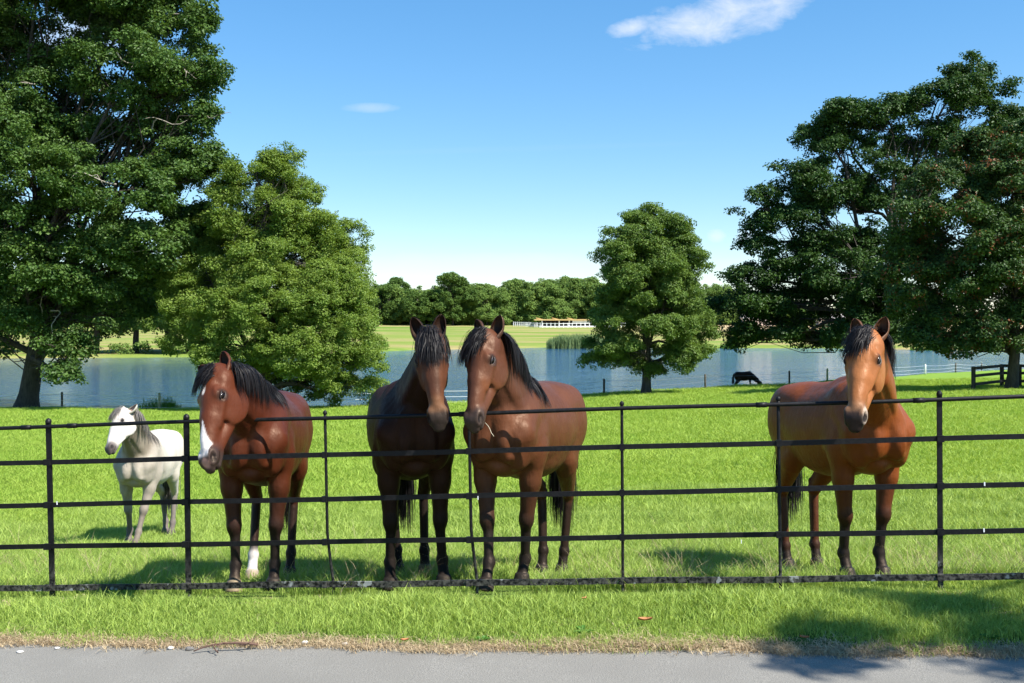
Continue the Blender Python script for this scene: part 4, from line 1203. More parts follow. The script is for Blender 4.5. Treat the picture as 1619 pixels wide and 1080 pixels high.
def star_marks(c):
    hu, hw, sm, bl, hd, hv = c['hu'], c['hw'], c['sm'], c['blend'], c['head'], c['hv']
    bl(hd * (1 - sm(np.hypot((hu - .145) / 1.6, hw - .006 - .005 * np.sin(hu * 120)), .005, .011)) * (hv > -.02) * .8, (.62, .50, .42))
    bl(hd * (1 - sm(np.abs(hw), .016, .04)) * sm(hu, .08, .16) * (1 - sm(hu, .40, .50)) * .62 * (hv > -.03), (.055, .022, .014))
    bl(hd * sm(np.abs(hw), .035, .065) * sm(hu, .26, .34) * (1 - sm(hu, .44, .5)) * .5, (.22, .075, .026))
def dark_marks(c):
    hu, hw, sm, bl, hd, hv = c['hu'], c['hw'], c['sm'], c['blend'], c['head'], c['hv']
    bl(hd * (1 - sm(np.abs(hw), .022, .045)) * sm(hu, .05, .12) * (1 - sm(hu, .36, .46)) * .7 * (hv > -.03), (.045, .020, .014))
    bl(hd * sm(hu, .40, .47) * (1 - sm(hu, .50, .54)) * .55, (.22, .11, .055))
def light_marks(c):
    hu, hw, sm, bl, hd, hv = c['hu'], c['hw'], c['sm'], c['blend'], c['head'], c['hv']
    bl(hd * sm(hu, .42, .50) * (1 - sm(hu, .52, .56)) * .65 * (hv > -.05), (.32, .17, .09))
    bl(hd * sm(hw, .046, .058) * sm(hu, .43, .50) * (hv > -.06) * (1 - sm(hu, .60, .64)) * .8, (.50, .40, .32))
    bl(hd * (1 - sm(np.abs(hw), .02, .05)) * sm(hu, .10, .2) * (1 - sm(hu, .40, .50)) * .35 * (hv > -.03), (.36, .15, .06))
    bl(hd * sm(hu, .50, .54) * (hw < .03) * .9, (.018, .013, .012))
    bl(hd * (hv < -.05) * sm(hu, .50, .54), (.018, .013, .012))

# chestnut-red bay with the white blaze
make_horse('red bay horse with white nose and one white sock, head low over the rail', (-1.865, 7.30), (.09, -1), 1.03,
    (at(336, 587, 6.54), at(328, 741, 6.26), face_dir(36)), [G3(432, 7.15), G3(370, 7.10), G3(458, 8.15), G3(398, 7.95)],
    dict(body=(.080, .019, .0075), belly=(.076, .019, .0078), face=(.094, .024, .010), neck=(.072, .017, .0072), leg=(.014, .010, .009), muzzle=(.045, .030, .026), socks={3: (.78, .74, .70)}, hoofs={1: (.30, .24, .15), 3: (.30, .24, .16)}, forelock=-.35, forelen=.6),
    marks=blaze_marks, pitch=.11, earpose={-1: ((.70, -.72, .05), (.2, -.3, .9)), 1: ((1.0, -.22, -.10), (.0, .1, 1.0))}, neckbend=(-.02, .05, .02), mane_len=.235, mane_n=1300)
# dark bay
make_horse('dark brown horse facing the camera, nearly black body in shade, touching noses beside the bay', (-.72, 7.25), (.17, -1), 1.06,
    (at(678, 527, 6.62), at(694, 674, 6.34), face_dir(-4)), [G3(702, 7.15), G3(617, 7.05), G3(672, 8.2), G3(630, 8.25)],
    dict(body=(.028, .011, .0065), belly=(.034, .014, .008), face=(.095, .036, .018), neck=(.018, .007, .005), leg=(.012, .009, .008), muzzle=(.030, .022, .018), ear=(.02, .01, .007), forelen=1.0, forelock=.02, hoofs={2: (.22, .17, .08)}),
    marks=dark_marks, pitch=.11, neckbend=(0, 0, .03), mane_len=.20, mane_n=1100, fat=1.06, coatmat=m_coat_dark)
# bay in the middle
make_horse('brown bay horse in the middle, grass stalk in its mouth, touching the dark horse', (.0, 7.15), (-.324, -.946), 1.04,
    (at(762, 530, 6.60), at(747, 677, 6.34), face_dir(34)), [G3(825, 7.08), G3(768, 6.86), G3(888, 8.1), G3(857, 8.05)],
    dict(body=(.108, .037, .0155), belly=(.15, .053, .021), face=(.105, .038, .019), neck=(.095, .036, .019), leg=(.014, .010, .009), muzzle=(.050, .034, .028), ear=(.05, .022, .013), forelock=-.30, forelen=.9),
    marks=star_marks, pitch=.10, neckbend=(-.02, .03, .03), mane_len=.28, mane_n=1500)
# bright bay on the right
make_horse('bright orange bay horse standing apart on the right with a pale smudged muzzle', (2.58, 7.38), (.14, -1), 1.035,
    (at(1368, 528, 6.42), at(1350, 674, 6.10), face_dir(35)), [G3(1396, 7.2), G3(1340, 7.25), G3(1292, 8.25), G3(1246, 8.2)],
    dict(hindbrown=.35, body=(.200, .050, .0095), belly=(.21, .058, .012), face=(.34, .120, .036), neck=(.235, .062, .0125), leg=(.013, .009, .008), muzzle=(.022, .016, .015), ear=(.10, .04, .018), forelock=-.30, forelen=.85),
    marks=light_marks, pitch=.10, neckbend=(-.02, .13, .03), mane_len=.20, mane_n=1100, fat=1.04)
# grey pony
def grey_marks(c):
    V_, C_, s_ = c['V'], c['C'], c['s']
    d = .5 + .5 * vnoise(V_[:, 0], V_[:, 2] + V_[:, 1], 9, 4)
    C_ *= (1 - .12 * d)[:, None]
    c['blend'](.55 * c['sm'](V_[:, 0], -.30, .12) * (V_[:, 2] < 1.35) * (1 - c['head']), (.24, .20, .15))
make_horse('pale grey pony with a white face walking behind the fence at the left', (-4.17, 11.20), (.05, -1), .87,
    (at(191, 650, 10.55), at(171, 715, 10.20), face_dir(38, .25)), [G3(214, 10.85), G3(203, 11.35), G3(271, 12.05), G3(262, 12.25)],
    dict(body=(.68, .62, .53), belly=(.60, .53, .44), face=(.66, .61, .55), neck=(.26, .215, .16), leg=(.18, .15, .135), muzzle=(.10, .08, .075), ear=(.62, .56, .46), earin=(.30, .22, .18), hoof=(.12, .10, .09), forelock=.1, forelen=.8, eyedark=.5),
    voxel=.013, hair=m_hair_grey, coatmat=m_coat_grey, marks=grey_marks, pitch=.06, mane_len=.26, mane_n=600, name='pony', cat='pony',
    earpose={1: ((.45, .95, -.25), (.1, .5, .85))}, neckbend=(-.03, .0, -.02), fat=1.05)
# grazing horse far off
D = 79.0
x = xd(1184, D); z = terrain1(x, D)
def gz(dx, dd=0.0): return (x + dx, D + dd, terrain1(x + dx, D + dd))
make_horse('small dark horse grazing on the lake bank in the distance', (x, D), (1, -.1), 1.0,
    ((x + .88, D - .15, z + .66), (x + 1.05, D - .2, z + .10), (1, -.1, .35)), [gz(.22, .15), gz(.12, -.15), gz(-1.0, .15), gz(-.9, -.15)],
    dict(body=(.028, .014, .010), leg=(.012, .009, .008)), voxel=.03, mane_n=260, pitch=.0, neckbend=(.02, 0, .06), mane_len=.2, tail_len=.85)
# ---------------------------------------------------------------- iron estate fence
m_iron, t, p = material('black_iron')
geo = t.n('ShaderNodeNewGeometry'); pos = geo.outputs['Position']
n1 = t.noise(pos, 40, 4, .65); n2 = t.noise(pos, 9, 3, .6)
low = t.n('ShaderNodeSeparateXYZ', {0: pos})
lowf = t.rng(t.math('SUBTRACT', low.outputs[2], t.math('MULTIPLY', low.outputs[0], .04)), .30, .02)
worn = t.math('MULTIPLY', lowf, t.rng(n1, .40, .62))
c = t.mix(t.rng(n1, .45, .75), (.005, .005, .006), (.013, .013, .014))
c = t.mix(worn, c, (.11, .105, .09))
c = t.mix(t.math('MULTIPLY', lowf, t.rng(n2, .62, .66)), c, (.33, .34, .33))
t.set(p.inputs['Base Color'], c); t.set(p.inputs['Roughness'], t.rng(n1, .3, .7, .42, .62)); p.inputs['Specular IOR Level'].default_value = .22
bump(t, p, n1, .25, .004)
m_chip, t, p = material('chipped_white_paint'); p.inputs['Base Color'].default_value = (.75, .76, .76, 1); p.inputs['Roughness'].default_value = .6

def fD(x): return 6.64 - .107 * x
def ftop(x): return 1.222 + .0405 * x
def fgr(x): return .035 + .04 * x
RAIL_T = (0.0, .222, .487, .745, 1.0)
def fbot(x): return .088 + .040 * x
def fpt(x, t_): z = ftop(x) + (fbot(x) - ftop(x)) * t_; return np.array([x, fD(x), z])
fence = empty('iron_fence', (0, fD(0), 0)); off = np.array([0, fD(0), 0])
tag(fence, 'black iron estate fence with five rails between the horses and the verge', 'fence')
ex = nrm(np.array([1, -.107, .04])); ey = nrm(np.array([.107, 1, 0])); ez = np.cross(ex, ey)
AX = np.stack([ex, ey, ez], 1)
posts = [(-5.22, .020, 0), (-4.24, .009, 0), (-3.26, .018, -.035), (-2.255, .0185, -.02), (-1.275, .010, -.03), (-.290, .0105, -.03), (.725, .010, -.01), (1.729, .011, -.02), (2.73, .0155, -.01), (3.72, .010, 0), (4.70, .016, 0)]
for x, r_, ln in posts:
    mb = MB()
    gz_ = terrain1(x, fD(x)); zt = ftop(x) + .028
    p0 = np.array([x - ln * .9, fD(x) + .015, gz_ - .15]); p1 = np.array([x + ln * .0, fD(x) + .012, zt])
    if r_ > .015:
        mid = (p0 + p1) / 2; L = np.linalg.norm(p1 - p0); uz = nrm(p1 - p0); ux = nrm(ex - uz * ex.dot(uz)); A = np.stack([ux, np.cross(uz, ux), uz], 1)
        mb.box(mid, (r_ * 2, .016, L), A)
        mb.lathe([(r_ * .6, -.012), (r_ * 1.15, -.004), (r_ * 1.2, .008), (r_ * .8, .022), (.003, .028)], 10, p1)
    else:
        pts = [p0 + (p1 - p0) * k / 12 for k in range(13)]
        if x in (-1.275, -.290):
            pts[1] = pts[1] + np.array([.030, 0, 0]); pts[2] = pts[2] + np.array([.034, .01, 0]); pts[3] = pts[3] + np.array([.022, 0, 0]); pts[4] = pts[4] + np.array([.01, 0, 0])
        mb.tube(pts, r_, 8)
        mb.lathe([(r_ * .9, -.01), (r_ * 1.5, .0), (r_ * 1.4, .014), (.003, .024)], 8, p1)
    po = mb.build('post', m_iron, fence, True if r_ < .015 else False)
    po.location = tuple(-off)
    lug = MB()
    for t_ in RAIL_T[1:]:
        c = fpt(x, t_) + np.array([0, -.004, 0]); lug.box(c + ex * .0, (r_ * 2 + .012, .024, .042), AX)
    lg = lug.build('rail_lug', m_iron, fence); lg.location = tuple(-off); lg['kind'] = 'stuff'
x0, x1 = -5.6, 5.2
mb = MB(); xs = np.linspace(x0, x1, 60)
mb.tube([fpt(v, 0) + np.array([0, .0, .004 * math.sin(v * 2.1)]) for v in xs], .0135, 10)
o = mb.build('top_rail', m_iron, fence, True); o.location = tuple(-off)
for v in (-3.42, -3.08, -.32, 1.62, 2.60):
    mb = MB(); mb.tube([fpt(v - .035, 0) + np.array([0, 0, .004 * math.sin(v * 2.1)]), fpt(v + .035, 0) + np.array([0, 0, .004 * math.sin(v * 2.1)])], .0172, 10)
    o = mb.build('rail_sleeve', m_iron, fence, True); o.location = tuple(-off)
for k, t_ in enumerate(RAIL_T[1:]):
    mb = MB(); n_ = 80; xs = np.linspace(x0, x1, n_)
    hh, dd = (.0165, .0050) if k < 3 else (.020, .006)
    vs = []; fs = []
    for i, v in enumerate(xs):
        c = fpt(v, t_) + np.array([0, 0, .004 * math.sin(v * 2.7 + k * 2) * .5 + (.002 * math.sin(v * 5 + k) if k == 3 else 0)])
        for sy_, sz_ in ((-1, -1), (1, -1), (1, 1), (-1, 1)): vs.append(c + ey * dd * sy_ + np.array([0, 0, hh * sz_]))
    for i in range(n_ - 1):
        for j in range(4): a_ = i * 4 + j; b_ = i * 4 + (j + 1) % 4; fs.append((a_, a_ + 4, b_ + 4, b_))
    fs += [(0, 1, 2, 3), ((n_ - 1) * 4 + 3, (n_ - 1) * 4 + 2, (n_ - 1) * 4 + 1, (n_ - 1) * 4)]
    mb.add(vs, fs)
    o = mb.build('rail', m_iron, fence); o.location = tuple(-off)
for (px, py, w_) in ((1556, 765, .008), (1555, 838, .008), (91, 795, .006), (756, 787, .006), (1172, 856, .005)):
    x = (px - CX) / FPX * 6.64 / (1 + .107 * (px - CX) / FPX); d_ = fD(x)
    mb = MB(); mb.box(at(px, py, d_) - ey * .0075, (w_, .004, .024), AX)
    o = mb.build('paint_chip', m_chip, fence); o.location = tuple(-off)

# ---------------------------------------------------------------- wire fence on the bank
m_post, t, p = material('weathered_post')
geo = t.n('ShaderNodeNewGeometry'); nz_ = t.noise(geo.outputs['Position'], 9, 4, .6)
t.set(p.inputs['Base Color'], t.mix(nz_, (.05, .04, .03), (.14, .12, .09))); p.inputs['Roughness'].default_value = .9
m_post2, t, p = material('new_wood_post')
geo = t.n('ShaderNodeNewGeometry'); nz_ = t.noise(geo.outputs['Position'], 9, 4, .6)
t.set(p.inputs['Base Color'], t.mix(nz_, (.30, .30, .13), (.46, .44, .22))); p.inputs['Roughness'].default_value = .8
m_wire, t, p = material('white_tape'); p.inputs['Base Color'].default_value = (.82, .82, .80, 1); p.inputs['Roughness'].default_value = .5
m_wire2, t, p = material('dark_wire'); p.inputs['Base Color'].default_value = (.25, .26, .27, 1); p.inputs['Roughness'].default_value = .4; p.inputs['Metallic'].default_value = .6
wf = empty('wire_fence', (0, 0, 0)); tag(wf, 'post and wire fence with white tape strands along the lake bank', 'fence')
wp = [(-150, 65, 0, 1.15), (98, 65, 0, 1.15), (252, 65.5, 1, 1.2), (400, 65.5, 1, 1.2), (529, 65.5, 1, 1.2), (700, 66, 0, 1.1), (830, 67, 0, 1.1), (955, 68.5, 0, 1.15), (1115, 72.5, 0, 1.15), (1248, 77.5, 0, 1.1), (1308, 83, 1, 1.1), (1390, 92, 0, 1.1), (1463, 98, 2, 1.0), (1511, 104, 0, 1.0), (1552, 109, 0, 1.0), (1600, 114, 0, 1.0), (1680, 118, 0, 1.0)]
tops = []
for px, D, kind, H_ in wp:
    x = xd(px, D); z = terrain1(x, D); mb = MB()
    r_ = .085 if kind != 0 else .075
    mb.lathe([(r_, -.3), (r_, H_ - .05), (r_ * .7, H_), (.01, H_ + .01)], 8)
    o = mb.build('post', (m_post, m_post2, m_wire)[kind], wf, True); o.location = (x, D, z)
    tops.append((np.array([x, D - .09, z]), H_))
for hfrac, mat_ in ((.86, 0), (.52, 0), (.20, 1)):
    for a_, b_, mm in ((0, 6, m_wire), (6, 10, m_wire2), (10, len(tops) - 1, m_wire)):
        mb = MB(); pts = []
        for i in range(a_, b_):
            P0 = tops[i][0] + np.array([0, 0, tops[i][1] * hfrac]); P1 = tops[i + 1][0] + np.array([0, 0, tops[i + 1][1] * hfrac])
            for k in range(6 + (i == b_ - 1)): tt = k / 6; pts.append(P0 + (P1 - P0) * tt - np.array([0, 0, .08 * math.sin(math.pi * tt)]))
        mb.tube(pts, .011 if (mm is m_wire and a_ == 0) else .007, 4); mb.build('wire', mm, wf)

# ---------------------------------------------------------------- wooden rails round the right-hand tree
m_rail, t, p = material('dark_rail_wood')
geo = t.n('ShaderNodeNewGeometry'); nz_ = t.noise(geo.outputs['Position'], 6, 4, .6)
t.set(p.inputs['Base Color'], t.mix(nz_, (.022, .018, .014), (.06, .05, .04))); p.inputs['Roughness'].default_value = .9
tg = empty('tree_guard', tuple(foot(1597, 55))); o0 = foot(1597, 55)
tag(tg, 'dark wooden post and rail guard round the trunk of the tree at the right edge', 'fence')
cn = [foot(1539, 53.2), foot(1583, 57.5), foot(1632, 57.0), foot(1660, 53.5), foot(1600, 51.6)]
cn = [foot(1539, 55.0), foot(1584, 58.0), foot(1612, 57.5), foot(1672, 57.0), foot(1680, 52.5)]
for c in cn:
    mb = MB(); mb.box((0, 0, .62), (.17, .17, 1.45)); o = mb.build('post', m_rail, tg); o.location = tuple(c - o0)
for i in range(4):
    a_, b_ = cn[i] - o0, cn[i + 1] - o0
    for hz in (1.26, .84, .38):
        d_ = nrm(b_ - a_); s_ = nrm(np.cross([0, 0, 1.0], d_)); A = np.stack([d_, s_, np.cross(d_, s_)], 1)
        mb = MB(); mb.box((0, 0, 0), (np.linalg.norm(b_ - a_) + .1, .06, .16), A); o = mb.build('rail', m_rail, tg); o.location = tuple((a_ + b_) / 2 + np.array([0, 0, hz]) - s_ * .12)

# ---------------------------------------------------------------- far white railed enclosure
m_white, t, p = material('white_painted_wood'); p.inputs['Base Color'].default_value = (.80, .80, .78, 1); p.inputs['Roughness'].default_value = .6
m_tan, t, p = material('tan_boards')
geo = t.n('ShaderNodeNewGeometry'); nz_ = t.noise(geo.outputs['Position'], .8, 4, .6)
t.set(p.inputs['Base Color'], t.mix(nz_, (.50, .33, .12), (.66, .46, .20))); p.inputs['Roughness'].default_value = .8
m_opening, t, p = material('dark_opening'); p.inputs['Base Color'].default_value = (.06, .05, .04, 1); p.inputs['Roughness'].default_value = .9  # one plain dark tone for the shed's back wall and the farm windows
D = 405.0; S = D / FPX
def fz(px, D_): x = xd(px, D_); return float(far_ground(np.array([x]), np.array([D_]))[0])
wr = empty('picket_fence', (xd(830, D), D, fz(830, D))); wro = np.array(wr.location)
tag(wr, 'curving white picket fence in the field beyond the lake', 'fence')
path = [(812, 430, 0), (830, 420, 0), (850, 405, 0), (858, 402, 0), (884, 400, 0), (898, 401, 0), (925, 402, 0), (960, 404, 0), (990, 405, 0)]
pts = [np.array([xd(a_, b_), b_, fz(a_, b_)]) for a_, b_, _ in path]
tot = 0; k = 0
for i in range(len(pts) - 1):
    L = np.linalg.norm(pts[i + 1] - pts[i]); n_ = max(1, int(L / 1.6))
    for j in range(n_):
        c = pts[i] + (pts[i + 1] - pts[i]) * j / n_
        mb = MB(); mb.box((0, 0, .95), (.30, .2, 1.9)); o = mb.build('picket', m_white, wr); o.location = tuple(c - wro)
        o.data = bpy.data.meshes.get('picket_shared') or o.data
        if o.data.name != 'picket_shared': o.data.name = 'picket_shared'
    d_ = nrm(pts[i + 1] - pts[i]); s_ = nrm(np.cross([0, 0, 1.0], d_)); A = np.stack([d_, s_, np.cross(d_, s_)], 1)
    for hz in (1.65, .55):
        mb = MB(); mb.box((0, 0, 0), (L, .08, .22), A); o = mb.build('rail', m_white, wr); o.location = tuple((pts[i] + pts[i + 1]) / 2 + np.array([0, 0, hz]) - wro)
st = empty('low_stand', (xd(900, 410), 410, fz(900, 410))); so = np.array(st.location)
tag(st, 'long low tan roofed shed with dark openings behind the white pickets', 'shed')
L0, L1 = xd(856, 410), xd(966, 410)
z0 = fz(900, 410)
def stp(name, c, sz, m_, rot=0):
    A = np.array([[math.cos(rot), 0, math.sin(rot)], [0, 1, 0], [-math.sin(rot), 0, math.cos(rot)]])
    mb = MB(); mb.box((0, 0, 0), sz, A); o = mb.build(name, m_, st); o.location = tuple(np.array(c) - so)
stp('roof', ((L0 + L1) / 2 - 1, 412, z0 + 3.0), (L1 - L0 + 4, 9, .5), m_tan)
stp('back_wall', ((L0 + L1) / 2, 415, z0 + 1.4), (L1 - L0, .3, 2.7), m_opening)
stp('base', ((L0 + L1) / 2, 411.5, z0 + .2), (L1 - L0 + 2, 8, .5), m_white)
for px in (857, 884, 900, 925, 945, 965): stp('pier', (xd(px, 409), 408.6, z0 + 1.55), (.5, .4, 2.5), m_white)
stp('panel', (xd(935, 409), 408.8, z0 + 2.2), (xd(960, 409) - xd(900, 409), .2, 1.0), m_white)
for px in (853, 878, 902, 948):
    stp('vent_flap', (xd(px, 411), 411, z0 + 3.45), (3.0, 3, .3), m_tan, .22)
# pale spectator-like low banks under the right oak
m_pink, t, p = material('pale_plaster'); p.inputs['Base Color'].default_value = (.62, .50, .42, 1); p.inputs['Roughness'].default_value = .9
m_rooft, t, p = material('grey_roof_tile'); p.inputs['Base Color'].default_value = (.34, .31, .29, 1); p.inputs['Roughness'].default_value = .9
for i, (px, w_, lab) in enumerate([(1308, 9, 'low pale building in the far field right of the lone tree'), (1336, 8, 'small pale farm building beyond the lake behind the ears of the bright bay'), (1195, 12, 'long pale building far beyond the lake under the left boughs of the right oak')]):
    D = 430.0; x = xd(px, D); z = fz(px, D); h = empty('farm_building', (x, D, z)); tag(h, lab, 'building', None)
    mb = MB(); mb.box((0, 0, 1.6), (w_, 6, 3.2)); mb.build('wall', m_pink, h)
    mb = MB(); hw = w_ / 2 + .3
    mb.add([(-hw, -3.3, 3.2), (hw, -3.3, 3.2), (hw, 3.3, 3.2), (-hw, 3.3, 3.2), (-hw, 0, 5.2), (hw, 0, 5.2)], [(0, 1, 5, 4), (2, 3, 4, 5), (0, 4, 3), (1, 2, 5), (3, 2, 1, 0)]); mb.build('roof', m_rooft, h)
    for k in range(2):
        mb = MB(); mb.box((-w_ / 4 + k * w_ / 2, -3.03, 1.5), (1.4, .1, 1.5)); mb.build('window', m_opening, h)

# ---------------------------------------------------------------- reeds and small plants
m_reed = leafy_material('reed_leaf', (.10, .17, .06), (.24, .32, .14), .25, .6, .2, None, 1.0)
m_reed2 = leafy_material('fresh_reed_leaf', (.07, .18, .02), (.15, .28, .04), .3, .6, .2, None, 1.0)
G_reed = scatter_group('reeds', [source('reed_src', blades(16, .5, 1.6, 2.9, .10, .18, 300 + s, 3), m_reed) for s in range(3)])
G_reed2 = scatter_group('fresh_reeds', [source('reed_src', blades(16, .5, 1.3, 2.4, .10, .22, 310 + s, 3), m_reed2) for s in range(3)])
G_reed3 = 'near'
def reeds(px0, px1, D0, D1, n, G, label, sc=1.0, zb=None, cat='reeds'):
    r = np.random.default_rng(int(px0))
    D = r.uniform(D0, D1, n); px = r.uniform(px0, px1, n); X = (px - CX) / FPX * D
    z = np.full(n, WATER_Z - .1) if zb is None else terrain(X, D)
    c = np.array([X.mean(), D.mean(), z.mean()])
    edge_ = 1 - .35 * np.abs((px - (px0 + px1) / 2) / ((px1 - px0) / 2)) ** 3
    pts_ = np.stack([X, D, z], -1) - c; sc_ = r.uniform(.75, 1.15, n) * sc * edge_
    if n > 100: o = scatter('reed_bed', G, 3, pts_, zrot(n), sc_)
    else:
        near = G is G_reed3
        o = solid('reed_clump', [blades(14, .22 if near else .5, .6 if near else 1.3, 1.35 if near else 2.4, .035 if near else .10, .4 if near else .22, 400 + j, 3) for j in range(3)], pts_, sc_, m_reed2)
    o.location = tuple(c); tag(o, label, cat, kind='stuff' if n > 100 else None)
reeds(866, 965, 213, 219, 420, G_reed, 'tall grey green reeds on the far shore left of the round tree', 1.15)
reeds(576, 588, 208, 211, 26, G_reed2, 'narrow fresh green reed clump on the far shore nearest the alder', .95)
reeds(592, 613, 208, 211, 44, G_reed2, 'wider fresh green reed clump on the far shore left of the dark horse', .98)
reeds(1140, 1165, 214, 217, 40, G_reed2, 'green reeds on the far shore under the left boughs of the right oak', .8)
reeds(1438, 1500, 200, 205, 60, G_reed2, 'green reeds on the far shore right of the bright bay horse', .6)
reeds(222, 285, 65.8, 68.0, 55, G_reed3, 'tuft of reeds by the yellow fence post behind the grey pony', .95, 1)
r = np.random.default_rng(5)
for px, D, sz, lab in ((865, 67.5, .42, 'small dark bush on the bank right of the middle bay horse'), (858, 82, .35, 'low scrub at the waterline by the dark fence post')):
    P, _ = tree_crown([((0, 0, .4 * sz), (sz, sz * .7, sz))], 70, 5, .2, r, .1, -.6)
    fo = foot(px, D if D < 75 else 68); o = solid('bush', [leaf_cluster(14, .6, .16, .7, 520 + j) for j in range(3)], P, .35, m_maple); o.location = tuple(fo); tag(o, lab, 'bush')
    break

# ---------------------------------------------------------------- litter on the verge
def vz(x, D): return max(terrain1(x, D), .025 * x + .004)
def on(px, py):
    """the point of the verge seen at a photo pixel"""
    D = 5.6
    for _ in range(25):
        x = xd(px, D); D = (CAMZ - vz(x, D)) * FPX / (py - HY)
    return np.array([xd(px, D), D, vz(xd(px, D), D)])
m_stone, t, p = material('pale_stone')
geo = t.n('ShaderNodeNewGeometry'); nz_ = t.noise(geo.outputs['Position'], 60, 4, .6)
t.set(p.inputs['Base Color'], t.mix(nz_, (.50, .48, .44), (.78, .76, .72))); p.inputs['Roughness'].default_value = .85
m_stone2, t, p = material('grey_stone'); p.inputs['Base Color'].default_value = (.16, .15, .14, 1); p.inputs['Roughness'].default_value = .85
def stone(px, py, sz, lab, m_=m_stone, seed=0, flat=.6):
    r = np.random.default_rng(seed); c = on(px, py); mb = MB(); vs = []; fs = []; n_, m2 = 9, 6
    d = r.normal(0, 1, (6, 3))
    for i in range(m2 + 1):
        th = math.pi * i / m2
        for j in range(n_):
            ph = 2 * math.pi * j / n_; v = np.array([math.sin(th) * math.cos(ph), math.sin(th) * math.sin(ph), math.cos(th)])
            v = v * (1 + .12 * sum(math.sin(2 * v.dot(q_)) for q_ in d) / 2); vs.append(v * sz * np.array([1.2, .9, flat]))
    for i in range(m2):
        for j in range(n_): fs.append((i * n_ + j, (i + 1) * n_ + j, (i + 1) * n_ + (j + 1) % n_, i * n_ + (j + 1) % n_))
    mb.add(vs, fs); o = mb.build('stone', m_, None, True); o.location = tuple(c + np.array([0, 0, sz * flat * .5])); tag(o, lab, 'stone')
stone(270, 1026, .016, 'round white pebble on the thatch at the road edge', seed=1)
stone(32, 1031, .018, 'flat broken white stone by the road at the far left', seed=2, flat=.3)
stone(91, 1025, .014, 'small pale chip of stone right of the flat white stone', seed=3, flat=.4)
stone(482, 1017, .017, 'grey white pebble in the verge edge below the second slim post', seed=4)
stone(546, 1020, .017, 'pale pebble in the verge edge left of the pinkish leaf', seed=5)
stone(300, 1027, .020, 'dark grey stone beside the round white pebble', m_stone2, 6)
stone(88, 962, .014, 'small pale pebble in the grass below the thick left post', seed=7)
m_twig, t, p = material('dry_twig'); p.inputs['Base Color'].default_value = (.11, .06, .04, 1); p.inputs['Roughness'].default_value = .8
r = np.random.default_rng(77)
a_, b_ = on(306, 1033), on(408, 1025)
tw = empty('twig', tuple(a_)); tag(tw, 'forked reddish brown twig lying on the road edge below the left posts', 'twig')
mb = MB(); pts = bent((0, 0, .012), b_ - a_ + np.array([0, 0, .02]), 12, r, .03); mb.tube(pts, [.004 + .004 * k / 12 for k in range(13)], 6); mb.build('stem', m_twig, tw, True)
for k, (dx, dy_, dz) in zip((4, 8, 10, 6), ((.05, -.09, 0), (.07, -.05, .02), (.02, .05, .03), (-.05, -.05, .01))):
    mb = MB(); mb.tube(bent(pts[k], pts[k] + np.array([dx, dy_, dz]), 5, r, .08), [.005, .0045, .004, .0035, .003, .002], 5); mb.build('side_shoot', m_twig, tw, True)
m_dead, t, p = material('dead_leaf')
geo = t.n('ShaderNodeNewGeometry'); nz_ = t.noise(geo.outputs['Position'], 70, 3, .6)
t.set(p.inputs['Base Color'], t.mix(nz_, (.25, .08, .03), (.50, .22, .08))); p.inputs['Roughness'].default_value = .75
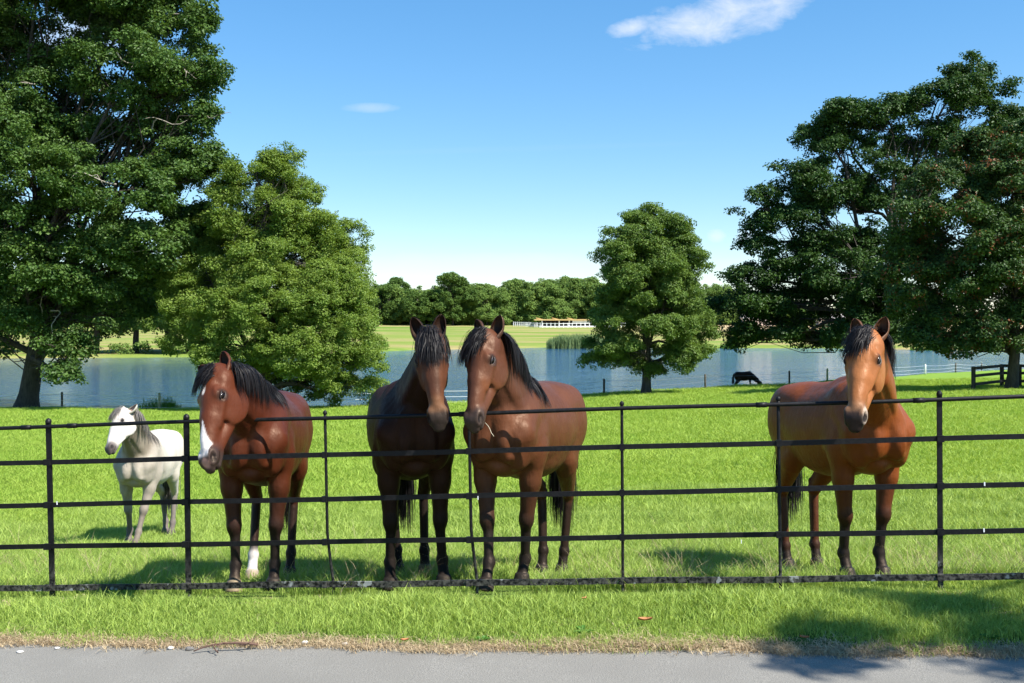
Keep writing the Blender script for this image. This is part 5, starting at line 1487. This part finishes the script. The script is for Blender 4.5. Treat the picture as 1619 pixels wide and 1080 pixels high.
def dead_leaf(px, py, L, rot, lab):
    c = on(px, py); mb = MB(); vs = []; fs = []
    prof = [(0, .02), (.15, .5), (.35, 1), (.6, .85), (.85, .4), (1, .03)]
    for layer in (0, 1):
        for t_, w_ in prof:
            for q in (-1, -.4, .4, 1):
                x = (t_ - .5) * L; y = q * w_ * L * .28; vs.append((x * math.cos(rot) - y * math.sin(rot), x * math.sin(rot) + y * math.cos(rot), .012 + L * .25 * (q * q * .6 + (t_ - .5) ** 2) - layer * .0008))
    for layer in (0, 1):
        for i in range(5):
            for j in range(3):
                a = layer * 24 + i * 4 + j; q = (a, a + 4, a + 5, a + 1); fs.append(q if layer else q[::-1])
    mb.add(vs, fs); o = mb.build('dead_leaf', m_dead, None, True); o.location = tuple(c + np.array([0, 0, .03])); tag(o, lab, 'leaf')
dead_leaf(1020, 992, .085, .1, 'curled orange brown leaf in the grass below the fifth post')
dead_leaf(924, 957, .05, .9, 'small dark red leaf close to the fence foot right of the middle horse')
dead_leaf(640, 1024, .05, .3, 'pinkish dead leaf at the road edge under the dark horse')
dead_leaf(1272, 1020, .05, -.3, 'brown leaf on the shaded verge edge at the right')
for px, py, sz, lab in ((923, 1004, .06, 'leafy weed rosette near the verge edge, left of the orange leaf'), (762, 1015, .05, 'small green weed at the verge edge under the middle horse'), (1565, 1012, .05, 'small weed at the verge edge in the right corner shade')):
    c = on(px, py); vs = []; f3 = []; r = np.random.default_rng(int(px))
    for k in range(13):
        a_ = r.uniform(0, 6.28); L = sz * r.uniform(.6, 1.2); d_ = np.array([math.cos(a_), math.sin(a_), 0]); s_ = np.array([-d_[1], d_[0], 0]); b0 = len(vs); e_ = r.uniform(.3, 1.0)
        vs += [d_ * .004, d_ * L * .5 + s_ * L * .2 + np.array([0, 0, L * e_ * .5]), d_ * L + np.array([0, 0, L * e_ * .45]), d_ * L * .5 - s_ * L * .2 + np.array([0, 0, L * e_ * .5])]
        f3 += [(b0, b0 + 1, b0 + 2), (b0, b0 + 2, b0 + 3)]
    o = link('weed', mesh_np('weed', vs, None, f3), None, m_weed); o.location = tuple(c + np.array([0, 0, .01])); tag(o, lab, 'weed')
# stalk held in the middle horse's mouth
mb = MB(); a_ = at(767, 668, 6.28); b_ = at(781, 690, 6.22)
mb.tube(bent(a_ * 0, b_ - a_, 4, r, .04), [.0018] * 5, 5); m_st, t, p = material('dry_stalk'); p.inputs['Base Color'].default_value = (.55, .48, .33, 1)
o = mb.build('grass_stalk', m_st, None, True); o.location = tuple(a_); tag(o, 'thin pale grass stalk sticking out of the mouth of the middle bay', 'stalk')
